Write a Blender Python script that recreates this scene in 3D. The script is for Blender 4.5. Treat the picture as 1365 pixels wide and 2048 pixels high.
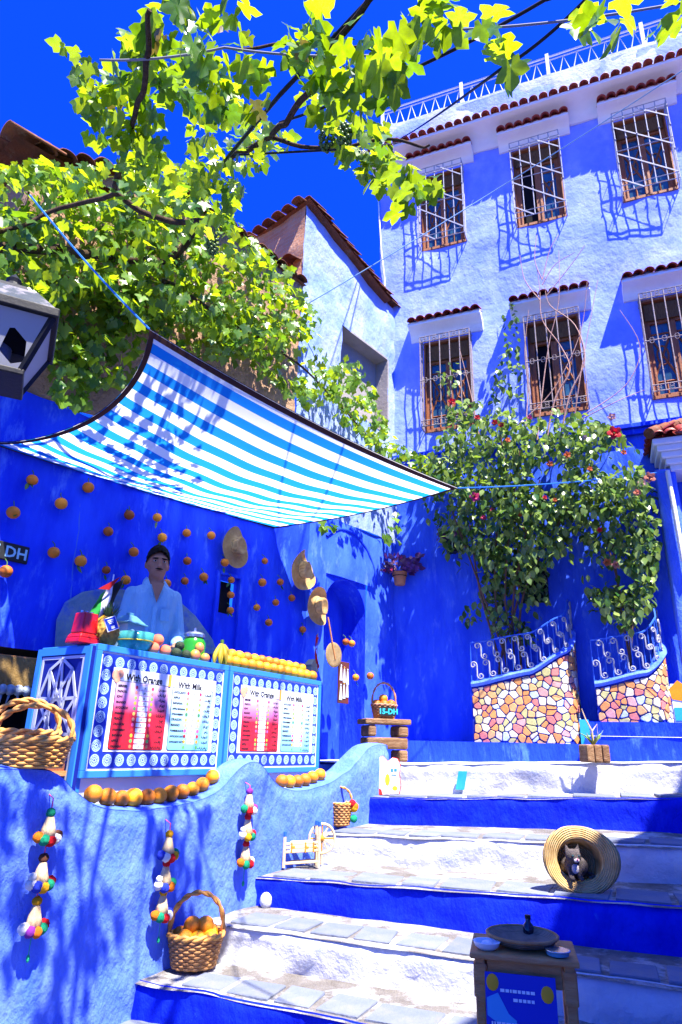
import bpy, bmesh, math, random
from mathutils import Vector, Matrix, noise, Euler
random.seed(7)
PI = math.pi
for o in list(bpy.data.objects): bpy.data.objects.remove(o, do_unlink=True)
SC = bpy.context.scene
COL = SC.collection
# ------------------------------------------------------------------ camera
PW, PH, FPX = 1365.0, 2048.0, 1320.0
PITCH, ROLL = math.radians(19.6), math.radians(1.5)
CAMP = Vector((0, 0, 1.6))
_F = Vector((0, math.cos(PITCH), math.sin(PITCH))); _R0 = Vector((1, 0, 0)); _U0 = _R0.cross(_F)
_R = _R0*math.cos(ROLL) + _U0*math.sin(ROLL); _U = _U0*math.cos(ROLL) - _R0*math.sin(ROLL)
cd = bpy.data.cameras.new('camera'); cam = bpy.data.objects.new('camera', cd); COL.objects.link(cam)
cd.sensor_fit = 'VERTICAL'; cd.sensor_height = 36.0; cd.lens = FPX/PH*36.0
cd.clip_start = 0.05; cd.clip_end = 600
m = Matrix((( _R.x, _U.x, -_F.x, CAMP.x), (_R.y, _U.y, -_F.y, CAMP.y), (_R.z, _U.z, -_F.z, CAMP.z), (0, 0, 0, 1)))
cam.matrix_world = m
SC.camera = cam
# ------------------------------------------------------------------ light
LDIR = Vector((-0.9, 1.45, -3.2)).normalized()
wd = bpy.data.worlds.new('World'); SC.world = wd; wd.use_nodes = True
nt = wd.node_tree; nt.nodes.clear()
sky = nt.nodes.new('ShaderNodeTexSky'); sky.sky_type = 'NISHITA'; sky.sun_disc = False
sky.sun_elevation = math.asin(-LDIR.z); sky.sun_rotation = math.atan2(-LDIR.x, -LDIR.y)
sky.altitude = 300; sky.air_density = 1.0; sky.dust_density = 1.6; sky.ozone_density = 5.0
hs = nt.nodes.new('ShaderNodeHueSaturation'); hs.inputs['Saturation'].default_value = 1.3; hs.inputs['Value'].default_value = 1.0; hs.inputs['Hue'].default_value = 0.517
tint = nt.nodes.new('ShaderNodeMix'); tint.data_type = 'RGBA'; tint.blend_type = 'MULTIPLY'; tint.inputs[0].default_value = 1.0; tint.inputs[7].default_value = (0.10, 0.56, 1.75, 1)
bg = nt.nodes.new('ShaderNodeBackground'); bg.inputs['Strength'].default_value = 0.066
wo = nt.nodes.new('ShaderNodeOutputWorld')
nt.links.new(sky.outputs[0], hs.inputs['Color']); nt.links.new(hs.outputs[0], tint.inputs[6]); nt.links.new(tint.outputs[2], bg.inputs[0]); nt.links.new(bg.outputs[0], wo.inputs[0])
sd = bpy.data.lights.new('sun', 'SUN'); sun = bpy.data.objects.new('sun', sd); COL.objects.link(sun)
sd.energy = 5.0; sd.angle = math.radians(0.5); sd.color = (1.0, 0.93, 0.82)
sun.rotation_euler = LDIR.to_track_quat('-Z', 'Y').to_euler(); sun.location = (3, -4, 20)
SC.view_settings.view_transform = 'Standard'; SC.view_settings.look = 'None'
SC.view_settings.exposure = 1.92; SC.view_settings.gamma = 1.0; SC.view_settings.use_curve_mapping = False
SC.render.engine = 'CYCLES'
# ------------------------------------------------------------------ pixel helpers
def ray(x, y):
    return (_F*FPX + _R*(x-PW/2) - _U*(y-PH/2)).normalized()
def atz(x, y, z):
    d = ray(x, y); return CAMP + d*((z-CAMP.z)/d.z)
def athd(x, y, hd):
    d = ray(x, y); return CAMP + d*(hd/math.hypot(d.x, d.y))
class Fr:
    def __init__(s, x, y, ang):
        s.P = Vector((x, y, 0)); s.a = math.radians(ang)
        s.r = Vector((math.cos(s.a), math.sin(s.a), 0)); s.n = Vector((-math.sin(s.a), math.cos(s.a), 0))
    def w(s, a, d, z): return s.P + s.r*a + s.n*d + Vector((0, 0, z))
    def px(s, x, y, d=0.0):                       # pixel -> (s, z) on the plane at depth d
        v = ray(x, y); t = ((s.P + s.n*d - CAMP).dot(s.n))/v.dot(s.n); q = CAMP + v*t
        return (q-s.P).dot(s.r), q.z
    def pxw(s, x, y, d=0.0):
        a, z = s.px(x, y, d); return s.w(a, d, z)
FAC = Fr(3.0, 8.8, -22)       # the tall house: s to the right, d into the wall
LW = Fr(0.84, 9.67, 50)       # old wall on the left
PAR = Fr(-1.2, 4.85, 58)      # parapet and juice stand
# ------------------------------------------------------------------ mesh builder
def fbm(v, o=3):
    t = 0; a = 1.0
    for i in range(o):
        t += noise.noise(v)*a; v = v*2.03; a *= .5
    return t
class MB:
    def __init__(s): s.v = []; s.f = []; s.m = []; s.uv = None; s.var = None
    def add(s, vs, fs, mi=0):
        b = len(s.v); s.v += [tuple(p) for p in vs]; s.f += [tuple(i+b for i in f) for f in fs]; s.m += [mi]*len(fs); return s
    def box(s, c, d, rot=None, mi=0, taper=1.0):
        x, y, z = d[0]/2, d[1]/2, d[2]/2
        vs = [(-x*(1), -y, -z), (x, -y, -z), (x, y, -z), (-x, y, -z), (-x*taper, -y*taper, z), (x*taper, -y*taper, z), (x*taper, y*taper, z), (-x*taper, y*taper, z)]
        M_ = rot if rot is not None else None
        out = []
        for p in vs:
            p = Vector(p)
            if M_ is not None: p = M_ @ p
            out.append(p + Vector(c))
        return s.add(out, [(3, 2, 1, 0), (4, 5, 6, 7), (0, 1, 5, 4), (1, 2, 6, 5), (2, 3, 7, 6), (3, 0, 4, 7)], mi)
    def bx(s, a, b, mi=0):
        return s.box([(a[i]+b[i])/2 for i in range(3)], [abs(b[i]-a[i]) for i in range(3)], None, mi)
    def tube(s, pts, r, seg=8, mi=0, caps=True, closed=False):
        pts = [Vector(p) for p in pts]; n = len(pts)
        rs = r if isinstance(r, (list, tuple)) else [r]*n
        vs = []; fs = []; ref = None
        for i, p in enumerate(pts):
            a = pts[(i-1) % n] if (closed or i > 0) else p; b = pts[(i+1) % n] if (closed or i < n-1) else p
            t = (b-a); t = t.normalized() if t.length > 1e-9 else Vector((0, 0, 1))
            if ref is None: ref = Vector((0, 0, 1)) if abs(t.z) < .9 else Vector((1, 0, 0))
            u = (ref - t*ref.dot(t))
            if u.length < 1e-6: u = t.orthogonal()
            u.normalize(); w = t.cross(u); ref = u
            for k in range(seg):
                q = 2*PI*k/seg; vs.append(p + (u*math.cos(q) + w*math.sin(q))*rs[i])
        for i in range(n if closed else n-1):
            j = (i+1) % n
            for k in range(seg):
                l = (k+1) % seg; fs.append((i*seg+k, i*seg+l, j*seg+l, j*seg+k))
        if caps and not closed:
            fs.append(tuple(range(seg-1, -1, -1))); fs.append(tuple((n-1)*seg+k for k in range(seg)))
        return s.add(vs, fs, mi)
    def lathe(s, prof, seg=20, c=(0, 0, 0), mi=0, rot=None, sy=1.0, jit=0.0):
        vs = []; fs = []; n = len(prof)
        for i, (r, z) in enumerate(prof):
            for k in range(seg):
                q = 2*PI*k/seg; rr = r*(1+random.uniform(-jit, jit)); p = Vector((rr*math.cos(q), rr*math.sin(q)*sy, z))
                if rot is not None: p = rot @ p
                vs.append(p + Vector(c))
        for i in range(n-1):
            for k in range(seg):
                l = (k+1) % seg; fs.append((i*seg+k, i*seg+l, (i+1)*seg+l, (i+1)*seg+k))
        if prof[0][0] > 1e-4: fs.append(tuple(range(seg-1, -1, -1)))
        if prof[-1][0] > 1e-4: fs.append(tuple((n-1)*seg+k for k in range(seg)))
        return s.add(vs, fs, mi)
    def ball(s, c, r, seg=12, rings=8, mi=0, sc=(1, 1, 1), rot=None, jit=0.0):
        vs = []; fs = []
        for i in range(rings+1):
            th = PI*i/rings
            for k in range(seg):
                q = 2*PI*k/seg; j = 1+random.uniform(-jit, jit)
                p = Vector((math.sin(th)*math.cos(q)*sc[0], math.sin(th)*math.sin(q)*sc[1], math.cos(th)*sc[2]))*r*j
                if rot is not None: p = rot @ p
                vs.append(p + Vector(c))
        for i in range(rings):
            for k in range(seg):
                l = (k+1) % seg; fs.append((i*seg+k, (i+1)*seg+k, (i+1)*seg+l, i*seg+l))
        return s.add(vs, fs, mi)
    def prism(s, poly, d0, d1, ax='y', mi=0):      # 2-D outline extruded; ax y: outline in x,z
        n = len(poly)
        if ax == 'y': vs = [(a, d0, b) for a, b in poly] + [(a, d1, b) for a, b in poly]
        elif ax == 'x': vs = [(d0, a, b) for a, b in poly] + [(d1, a, b) for a, b in poly]
        else: vs = [(a, b, d0) for a, b in poly] + [(a, b, d1) for a, b in poly]
        fs = [tuple(range(n)), tuple(range(2*n-1, n-1, -1))] + [(i, i+n, (i+1) % n+n, (i+1) % n) for i in range(n)]
        return s.add(vs, fs, mi)
    def grid(s, fn, nu, nv, mi=0, hole=None):
        vs = [fn(i/nu, j/nv) for j in range(nv+1) for i in range(nu+1)]
        fs = [(j*(nu+1)+i, j*(nu+1)+i+1, (j+1)*(nu+1)+i+1, (j+1)*(nu+1)+i) for j in range(nv) for i in range(nu) if not (hole and hole((i+.5)/nu, (j+.5)/nv))]
        return s.add(vs, fs, mi)
    def mesh(s, name, mats, smooth=False, fixn=True):
        me = bpy.data.meshes.new(name); me.from_pydata(s.v, [], s.f)
        mats = mats if isinstance(mats, (list, tuple)) else [mats]
        for mm in mats: me.materials.append(mm)
        if len(mats) > 1: me.polygons.foreach_set('material_index', s.m)
        if s.uv: 
            l = me.uv_layers.new(name='UVMap')
            for lp in me.loops: l.data[lp.index].uv = s.uv[lp.vertex_index]
        if s.var:
            at = me.attributes.new('var', 'FLOAT', 'FACE'); at.data.foreach_set('value', s.var)
        if fixn:
            bm = bmesh.new(); bm.from_mesh(me); bmesh.ops.recalc_face_normals(bm, faces=bm.faces); bm.to_mesh(me); bm.free()
        if smooth: me.polygons.foreach_set('use_smooth', [True]*len(me.polygons))
        me.update(); return me
    def build(s, name, mats, parent=None, smooth=False, bev=0, loc=None, rz=None, angle=None, fixn=True):
        me = s.mesh(name, mats, smooth, fixn)
        if smooth and angle is not None: me.set_sharp_from_angle(angle=math.radians(angle))
        return put(name, me, parent, loc, rz, bev)
def put(name, me, parent=None, loc=None, rz=None, bev=0, rot=None, scale=None):
    o = bpy.data.objects.new(name, me); COL.objects.link(o)
    if parent is not None: o.parent = parent
    if loc is not None: o.location = loc
    if rz is not None: o.rotation_euler = (0, 0, rz)
    if rot is not None: o.rotation_euler = rot
    if scale is not None: o.scale = scale if hasattr(scale, '__len__') else (scale,)*3
    if bev:
        b = o.modifiers.new('bevel', 'BEVEL'); b.width = bev; b.segments = 2; b.limit_method = 'ANGLE'
    return o
def tag(o, label, cat, group=None):
    o['label'] = label; o['category'] = cat
    if group: o['group'] = group
    return o
def struct(o): o['kind'] = 'structure'; return o
def thing(name, label, cat, loc=(0, 0, 0), rz=0.0, group=None, rot=None):
    o = bpy.data.objects.new(name, None); COL.objects.link(o); o.empty_display_size = .05
    o.location = loc; o.rotation_euler = rot if rot is not None else (0, 0, rz)
    return tag(o, label, cat, group)
def group_at(fr, name, label, cat): return thing(name, label, cat, fr.P, fr.a)
def sub(name, parent, loc=(0, 0, 0), rz=0.0):
    o = bpy.data.objects.new(name, None); COL.objects.link(o); o.parent = parent; o.location = loc; o.rotation_euler = (0, 0, rz); o.empty_display_size = .05; return o
ORD = ['first', 'second', 'third', 'fourth', 'fifth', 'sixth', 'seventh', 'eighth', 'ninth', 'tenth', 'eleventh', 'twelfth', 'thirteenth', 'fourteenth', 'fifteenth', 'sixteenth', 'seventeenth', 'eighteenth', 'nineteenth', 'twentieth', 'twenty-first', 'twenty-second', 'twenty-third', 'twenty-fourth', 'twenty-fifth', 'twenty-sixth', 'twenty-seventh', 'twenty-eighth', 'twenty-ninth', 'thirtieth', 'thirty-first', 'thirty-second', 'thirty-third', 'thirty-fourth', 'thirty-fifth', 'thirty-sixth', 'thirty-seventh', 'thirty-eighth', 'thirty-ninth', 'fortieth']
# ------------------------------------------------------------------ materials
def mat(name, c1, c2=None, scale=4.0, rough=.8, bump=0.0, bscale=25.0, spec=.25, metal=0.0, stretch=(1, 1, 1), lo=.35, hi=.65, rnd=0.0, bdist=.02, c3=None, s3=1.2, lo3=.55, hi3=.7, coat=0.0):
    m_ = bpy.data.materials.new(name); m_.use_nodes = True; n = m_.node_tree.nodes; l = m_.node_tree.links
    b = n['Principled BSDF']; b.inputs['Roughness'].default_value = rough; b.inputs['Metallic'].default_value = metal
    b.inputs['Specular IOR Level'].default_value = spec; b.inputs['Coat Weight'].default_value = coat
    tc = n.new('ShaderNodeTexCoord'); mp = n.new('ShaderNodeMapping'); mp.inputs['Scale'].default_value = stretch
    l.new(tc.outputs['Object'], mp.inputs['Vector'])
    b.inputs['Base Color'].default_value = (*c1, 1)
    outc = None
    def nz(sc_, det=5, rg=.6):
        t = n.new('ShaderNodeTexNoise'); t.inputs['Scale'].default_value = sc_; t.inputs['Detail'].default_value = det; t.inputs['Roughness'].default_value = rg
        l.new(mp.outputs[0], t.inputs['Vector']); return t
    def mixc(fac, A, B):
        mx = n.new('ShaderNodeMix'); mx.data_type = 'RGBA'
        l.new(fac, mx.inputs[0])
        if isinstance(A, tuple): mx.inputs[6].default_value = (*A, 1)
        else: l.new(A, mx.inputs[6])
        mx.inputs[7].default_value = (*B, 1); return mx.outputs[2]
    def rampf(t, a, z):
        r_ = n.new('ShaderNodeMapRange'); r_.inputs[1].default_value = a; r_.inputs[2].default_value = z; l.new(t.outputs[0], r_.inputs[0]); return r_.outputs[0]
    if c2 is not None: outc = mixc(rampf(nz(scale), lo, hi), c1, c2)
    if c3 is not None: outc = mixc(rampf(nz(s3, 7, .7), lo3, hi3), outc if outc is not None else c1, c3)
    if rnd:
        oi = n.new('ShaderNodeObjectInfo'); hv = n.new('ShaderNodeHueSaturation'); r_ = n.new('ShaderNodeMapRange')
        l.new(oi.outputs['Random'], r_.inputs[0]); r_.inputs[3].default_value = 1-rnd; r_.inputs[4].default_value = 1+rnd; l.new(r_.outputs[0], hv.inputs['Value'])
        mh = n.new('ShaderNodeMath'); mh.operation = 'MULTIPLY_ADD'; l.new(oi.outputs['Random'], mh.inputs[0]); mh.inputs[1].default_value = .05*rnd; mh.inputs[2].default_value = .5-.025*rnd; l.new(mh.outputs[0], hv.inputs['Hue'])
        if outc is not None: l.new(outc, hv.inputs['Color'])
        else: hv.inputs['Color'].default_value = (*c1, 1)
        outc = hv.outputs[0]
    if outc is not None: l.new(outc, b.inputs['Base Color'])
    if bump:
        t = nz(bscale, 8, .62); bp = n.new('ShaderNodeBump'); bp.inputs['Strength'].default_value = bump; bp.inputs['Distance'].default_value = bdist
        l.new(t.outputs[0], bp.inputs['Height']); l.new(bp.outputs[0], b.inputs['Normal'])
    return m_
def leafmat(name, c1, c2, tr=(.35, .55, .03), trf=.45, var='obj', gloss=.35, nsc=4.0):
    m_ = bpy.data.materials.new(name); m_.use_nodes = True; n = m_.node_tree.nodes; l = m_.node_tree.links
    n.clear(); out = n.new('ShaderNodeOutputMaterial')
    if var == 'obj': vs = n.new('ShaderNodeObjectInfo').outputs['Random']
    else:
        a = n.new('ShaderNodeAttribute'); a.attribute_name = 'var'; vs = a.outputs['Fac']
    mx = n.new('ShaderNodeMix'); mx.data_type = 'RGBA'; mx.inputs[6].default_value = (*c1, 1); mx.inputs[7].default_value = (*c2, 1); l.new(vs, mx.inputs[0])
    tcl = n.new('ShaderNodeTexCoord'); nl = n.new('ShaderNodeTexNoise'); nl.inputs['Scale'].default_value = nsc; nl.inputs['Detail'].default_value = 4; l.new(tcl.outputs['Object'], nl.inputs['Vector']); mr = n.new('ShaderNodeMapRange'); mr.inputs[1].default_value = .3; mr.inputs[2].default_value = .7; mr.inputs[3].default_value = .75; mr.inputs[4].default_value = 1.2; l.new(nl.outputs[0], mr.inputs[0])
    def dim(sock):
        v = n.new('ShaderNodeVectorMath'); v.operation = 'SCALE'; l.new(sock, v.inputs[0]); l.new(mr.outputs[0], v.inputs['Scale']); return v.outputs[0]
    p = n.new('ShaderNodeBsdfPrincipled'); p.inputs['Roughness'].default_value = gloss; p.inputs['Specular IOR Level'].default_value = .5
    l.new(dim(mx.outputs[2]), p.inputs['Base Color'])
    t = n.new('ShaderNodeBsdfTranslucent'); mt = n.new('ShaderNodeMix'); mt.data_type = 'RGBA'; mt.inputs[6].default_value = (*tr, 1); mt.inputs[7].default_value = (tr[0]*.25, tr[1]*.42, tr[2], 1); l.new(vs, mt.inputs[0]); l.new(dim(mt.outputs[2]), t.inputs['Color'])
    ms = n.new('ShaderNodeMixShader'); ms.inputs[0].default_value = trf; l.new(p.outputs[0], ms.inputs[1]); l.new(t.outputs[0], ms.inputs[2]); l.new(ms.outputs[0], out.inputs[0])
    return m_
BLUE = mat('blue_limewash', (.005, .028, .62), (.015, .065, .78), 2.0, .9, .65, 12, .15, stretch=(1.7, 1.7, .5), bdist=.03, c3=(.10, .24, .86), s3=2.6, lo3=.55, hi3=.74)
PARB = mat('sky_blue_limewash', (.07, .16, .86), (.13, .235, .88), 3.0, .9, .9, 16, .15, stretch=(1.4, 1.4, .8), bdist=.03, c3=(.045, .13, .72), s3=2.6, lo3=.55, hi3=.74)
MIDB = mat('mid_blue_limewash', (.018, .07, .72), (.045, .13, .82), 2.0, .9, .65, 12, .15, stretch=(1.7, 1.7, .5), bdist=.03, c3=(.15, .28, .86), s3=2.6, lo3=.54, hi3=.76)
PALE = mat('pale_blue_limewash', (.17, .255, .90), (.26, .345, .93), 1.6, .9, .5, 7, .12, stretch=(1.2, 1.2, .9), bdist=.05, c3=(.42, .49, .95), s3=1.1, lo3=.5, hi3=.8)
RBLUE = mat('riser_blue_paint', (.0008, .009, .50), (.003, .024, .62), 4, .75, .8, 18, .12, stretch=(1, 1, .5), bdist=.03, c3=(.03, .10, .66), s3=14, lo3=.64, hi3=.76)
WHITEP = mat('white_limewash', (.48, .50, .57), (.62, .62, .65), 3, .9, .7, 10, .1, bdist=.03, c3=(.27, .34, .50), s3=4, lo3=.55, hi3=.8)
STONE = mat('tread_mortar', (.14, .125, .115), (.21, .195, .185), 9, .95, 1.0, 60, .1, bdist=.02, c3=(.50, .52, .56), s3=3, lo3=.47, hi3=.64)
SLAB = mat('tread_slab', (.125, .15, .225), (.17, .185, .23), 5, .85, .5, 30, .2, rnd=.12, c3=(.19, .185, .185), s3=8, lo3=.55, hi3=.75)
GROUND = mat('ground_paving', (.11, .13, .18), (.17, .19, .23), 2, .95, .6, 30, .1)
WOOD = mat('brown_wood', (.24, .075, .026), (.34, .12, .045), 8, .6, .4, 40, .3, stretch=(6, 6, 1))
WOOD2 = mat('worn_wood', (.54, .20, .055), (.62, .29, .10), 8, .6, .5, 40, .3, stretch=(1, 6, 6))
IRONW = mat('white_painted_iron', (.36, .37, .42), (.26, .26, .30), 20, .5, .1, 60, .4)
IRONR = mat('rusty_grey_iron', (.20, .15, .14), (.30, .26, .27), 30, .6, .2, 60, .3)
IRONW2 = mat('white_roof_railing', (.62, .63, .68), None, rough=.5)
IRONB = mat('blue_painted_iron', (.03, .12, .62), None, rough=.45, spec=.4)
DARK = mat('dark_iron', (.006, .007, .010), (.012, .012, .015), 20, .5, .1, 60, .2)
BLACK = mat('dark_interior', (.004, .004, .006), rough=.95)
TILE = mat('dark_red_tile', (.24, .018, .014), (.32, .035, .022), 12, .45, .3, 50, .45, rnd=.25)
TERRA = mat('weathered_terracotta', (.20, .062, .024), (.12, .045, .025), 9, .8, .6, 40, .2, rnd=.35, c3=(.24, .17, .11), s3=6, lo3=.55, hi3=.75)
PLASTERW = mat('white_plaster', (.78, .74, .75), (.82, .79, .79), 5, .85, .3, 20, .15)
STUC = mat('old_ochre_stucco', (.30, .175, .11), (.38, .25, .17), 2.5, .95, 1.0, 14, .1, bdist=.05, c3=(.18, .10, .06), s3=5, lo3=.55, hi3=.75)
def glassmat(name, c, rough=.05, alpha=.35):
    m_ = bpy.data.materials.new(name); m_.use_nodes = True; n = m_.node_tree.nodes; l = m_.node_tree.links; n.clear()
    o = n.new('ShaderNodeOutputMaterial'); t = n.new('ShaderNodeBsdfTransparent'); t.inputs[0].default_value = (*c, 1)
    g = n.new('ShaderNodeBsdfPrincipled'); g.inputs['Base Color'].default_value = (*c, 1); g.inputs['Roughness'].default_value = rough
    x = n.new('ShaderNodeMixShader'); x.inputs[0].default_value = alpha; l.new(t.outputs[0], x.inputs[1]); l.new(g.outputs[0], x.inputs[2]); l.new(x.outputs[0], o.inputs[0]); return m_
PANE = mat('window_pane', (.02, .05, .09), (.03, .10, .16), 3, .08, 0, spec=.6)
def paint(name, c, rough=.6, **k): return mat(name, c, rough=rough, **k)
VAL = mat('reed_valance', (.20, .11, .05), (.09, .045, .02), 30, .9, .4, 80, .1, stretch=(6, 1, .4))
PLASTERW2 = mat('weathered_white_plaster', (.32, .39, .66), (.48, .52, .66), 3, .9, .8, 12, .1, c3=(.2, .32, .7), s3=5, lo3=.58, hi3=.75)
PALE2 = mat('whitewashed_blue', (.17, .27, .62), (.32, .38, .60), 2.4, .9, 1.0, 10, .1, stretch=(1, 1, .5), bdist=.04, c3=(.04, .11, .55), s3=5, lo3=.62, hi3=.75)
STUC2 = mat('grey_render', (.26, .235, .23), (.32, .29, .28), 4, .95, .5, 20, .1)
def brickmat():
    m_ = mat('old_brick', (.42, .20, .11), (.54, .31, .19), 3, .95, .8, 25, .1, c3=(.36, .27, .2), s3=4, lo3=.5, hi3=.7); n = m_.node_tree.nodes; l = m_.node_tree.links
    b = n['Principled BSDF']; old = b.inputs['Base Color'].links[0].from_socket
    t = n.new('ShaderNodeTexBrick'); tc = n.new('ShaderNodeTexCoord'); sp = n.new('ShaderNodeSeparateXYZ'); cb = n.new('ShaderNodeCombineXYZ')
    l.new(tc.outputs['Object'], sp.inputs[0]); l.new(sp.outputs[1], cb.inputs[0]); l.new(sp.outputs[2], cb.inputs[1]); l.new(cb.outputs[0], t.inputs['Vector'])
    t.inputs['Scale'].default_value = 4; t.inputs['Color1'].default_value = (.46, .20, .10, 1); t.inputs['Color2'].default_value = (.56, .30, .17, 1); t.inputs['Mortar'].default_value = (.5, .4, .32, 1)
    t.inputs['Mortar Size'].default_value = .018; t.inputs['Brick Width'].default_value = .9; t.inputs['Row Height'].default_value = .28
    mx = n.new('ShaderNodeMix'); mx.data_type = 'RGBA'; mx.inputs[0].default_value = .6; l.new(old, mx.inputs[6]); l.new(t.outputs[0], mx.inputs[7]); l.new(mx.outputs[2], b.inputs['Base Color'])
    bp = n.new('ShaderNodeBump'); bp.inputs['Strength'].default_value = .8; bp.inputs['Distance'].default_value = .02; bp.invert = True
    l.new(t.outputs['Fac'], bp.inputs['Height']); ob = b.inputs['Normal'].links[0].from_socket; l.new(ob, bp.inputs['Normal']); l.new(bp.outputs[0], b.inputs['Normal']); return m_
BRICK = brickmat()
# ================================================================== SETTING
g = MB(); g.grid(lambda u, v: (-90+180*u, -60+180*v, 0), 2, 2); struct(g.build('ground', GROUND))
# ---- stairs: each riser line = left point, heights left / right (right end 6 m along)
SA = math.radians(-22); SDIR = Vector((math.cos(SA), math.sin(SA), 0)); SN = Vector((-math.sin(SA), math.cos(SA), 0))
LEN = 6.2
RIS = [((-1.2, 4.85), 0, 0, .20, .20), ((-.76, 5.26), .20, .20, .43, .42), ((-.52, 5.82), .43, .42, .63, .80), ((-.06, 6.51), .63, .80, .87, 1.08), ((.20, 7.44), .87, 1.08, 1.11, 1.40), ((.73, 8.05), 1.11, 1.40, 1.43, 1.66)]
def line(k, t):                        # plan point of riser k at t metres, wobbling like hand-laid steps
    p = Vector((*RIS[k][0], 0)) + SDIR*t
    return p + SN*(.03*noise.noise(Vector((t*.9, k*7.3, 0))) + .012*noise.noise(Vector((t*4.1, k*3.1, 2))))
def zz(k, t, top): 
    _, a, b, c, d = RIS[k]; u = t/LEN
    return (c+(d-c)*u if top else a+(b-a)*u)
stairs = struct(sub('stairs', None))
T0 = -.35
for k in range(6):
    def fr_(u, v, k=k):
        t = T0 + (LEN-T0)*u; p = line(k, t); z0 = zz(k, t, False)-.03; z1 = zz(k, t, True) + .012*noise.noise(Vector((t*3, k*5, 9)))
        b = (.036*noise.noise(Vector((t*2.2, v*1.5, k*4.0))) + .018*noise.noise(Vector((t*9, v*3, k))))
        rnd = -.02*max(0, (v-.85)/.15)**2
        p = p + SN*(b*(1-.3*v)-rnd); return (p.x, p.y, z0+(z1-z0)*v)
    b = MB(); b.grid(fr_, 110, 7); o = b.build('riser', RBLUE if k % 2 == 0 else WHITEP, stairs, smooth=True, fixn=False)
    if k < 5:
        def ft(u, v, k=k):
            t = T0 + (LEN-T0)*u; a = line(k, t)-SN*.004; c = line(k+1, t+ (Vector((*RIS[k][0],0))-Vector((*RIS[k+1][0],0))).dot(SDIR)) + SN*.05
            za = zz(k, t, True) + .012*noise.noise(Vector((t*3, k*5, 9))); zc = zz(k, t, True)
            p = a.lerp(c, v); z = za + (zc-za)*v + .010*noise.noise(Vector((t*3, v*2, k+.5)))*min(1, v*5)
            return (p.x, p.y, z-(.012 if v < .01 else 0))
        b = MB(); b.grid(ft, 110, 10); b.build('tread', STONE, stairs, smooth=True, fixn=False)
        # stone slabs set in the front of the tread
        t = .05 if k else .3; dep0 = (Vector((*RIS[k+1][0], 0))-Vector((*RIS[k][0], 0))).dot(SN); row = 0
        depth = min(.34, dep0*.5)
        while t < 4.6:
            w = random.uniform(.26, .42); dd = depth*random.uniform(.9, 1.08)
            a = line(k, t) + SN*.05; c2 = line(k, t+w-.045) + SN*.05; sk = random.uniform(-.03, .03)
            e = c2 + SN*dd + SDIR*sk; f_ = a + SN*dd*random.uniform(.95, 1.05) + SDIR*sk
            q = [a, c2, e, f_]; cen = sum(q, Vector())/4
            zt = zz(k, t+w/2, True)+.012
            b = MB(); tilt = random.uniform(-.006, .006)
            tp = [cen+(p-cen)*.97 for p in q]
            vs = [(p.x-cen.x, p.y-cen.y, -.05) for p in q] + [(p.x-cen.x, p.y-cen.y, -.006) for p in q] + [(p.x-cen.x, p.y-cen.y, 0+tilt*(1 if i < 2 else -1)) for i, p in enumerate(tp)]
            fs = [(0, 1, 5, 4), (1, 2, 6, 5), (2, 3, 7, 6), (3, 0, 4, 7), (4, 5, 9, 8), (5, 6, 10, 9), (6, 7, 11, 10), (7, 4, 8, 11), (8, 9, 10, 11)]
            b.add(vs, fs); b.build('slab', SLAB, stairs, loc=(cen.x, cen.y, zt)); t += w
# ---- landing, from the last riser back to the house
def fl(u, v):
    t = -2.2 + (LEN+2.2)*u; p = line(5, t); q = FAC.P + FAC.r*((p-FAC.P).dot(FAC.r)) + FAC.n*.1
    r_ = p.lerp(q, v); z = zz(5, max(0, t), True) + .012*noise.noise(Vector((t*3, 25, 9)))*(1-v) + .03*v + .008*noise.noise(Vector((t*4, v*4, 1)))
    return (r_.x, r_.y, z)
b = MB(); b.grid(fl, 90, 12); struct(b.build('landing', WHITEP, smooth=True, fixn=False))
# ---- floor of the juice stand behind the parapet
b = MB(); pts = [PAR.w(-4, .15, 0), PAR.w(3.3, .15, 0), LW.w(-.9, .2, 0), LW.w(-9, .2, 0)]
b.add([(p.x, p.y, 1.2) for p in pts]+[(p.x, p.y, -.02) for p in pts], [(0, 1, 2, 3), (0, 1, 5, 4), (1, 2, 6, 5), (2, 3, 7, 6), (3, 0, 4, 7)]); struct(b.build('stand_floor', GROUND))
# ---- plinth and door steps along the foot of the house (facade frame)
pl = struct(sub('plinth', None, FAC.P, FAC.a))
def slabbox(name, s0, s1, d0, d1, z0, z1, mt, parent, amp=.012):
    b = MB()
    def front(u, v):
        s = s0+(s1-s0)*u; return (s, d0+amp*fbm(Vector((s*2.5, v, z0)))-.0, z0+(z1-z0)*v)
    def top(u, v):
        s = s0+(s1-s0)*u; return (s, d0+amp*fbm(Vector((s*2.5, 1, z0)))+(d1-d0)*v, z1+amp*.6*fbm(Vector((s*3, v*2, 5)))*min(1, v*4))
    def rt(u, v): return (s1, d0+(d1-d0)*u, z0+(z1-z0)*v)
    def lf(u, v): return (s0, d0+(d1-d0)*u, z0+(z1-z0)*v)
    n = max(6, int((s1-s0)/.1)); b.grid(front, n, 3); b.grid(top, n, 3); b.grid(rt, 2, 2); b.grid(lf, 2, 2)
    return b.build(name, mt, parent, smooth=True, angle=35)
SG = FAC.px(1172, 1478, -.78)[0]
slabbox('kerb', -2.25, SG, -.78, .05, 1.38, 1.70, BLUE, pl)
slabbox('door_step', SG, 4.5, -.98, .05, 1.40, 1.78, BLUE, pl)
slabbox('door_step', SG, 4.5, -.74, .05, 1.70, 1.95, BLUE, pl)
b = MB(); b.grid(lambda u, v: (SG+.02+3.5*u, -.99+.03*v+.006*noise.noise(Vector((u*30, 0, 0))), 1.786+.004*v), 30, 1); 
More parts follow.
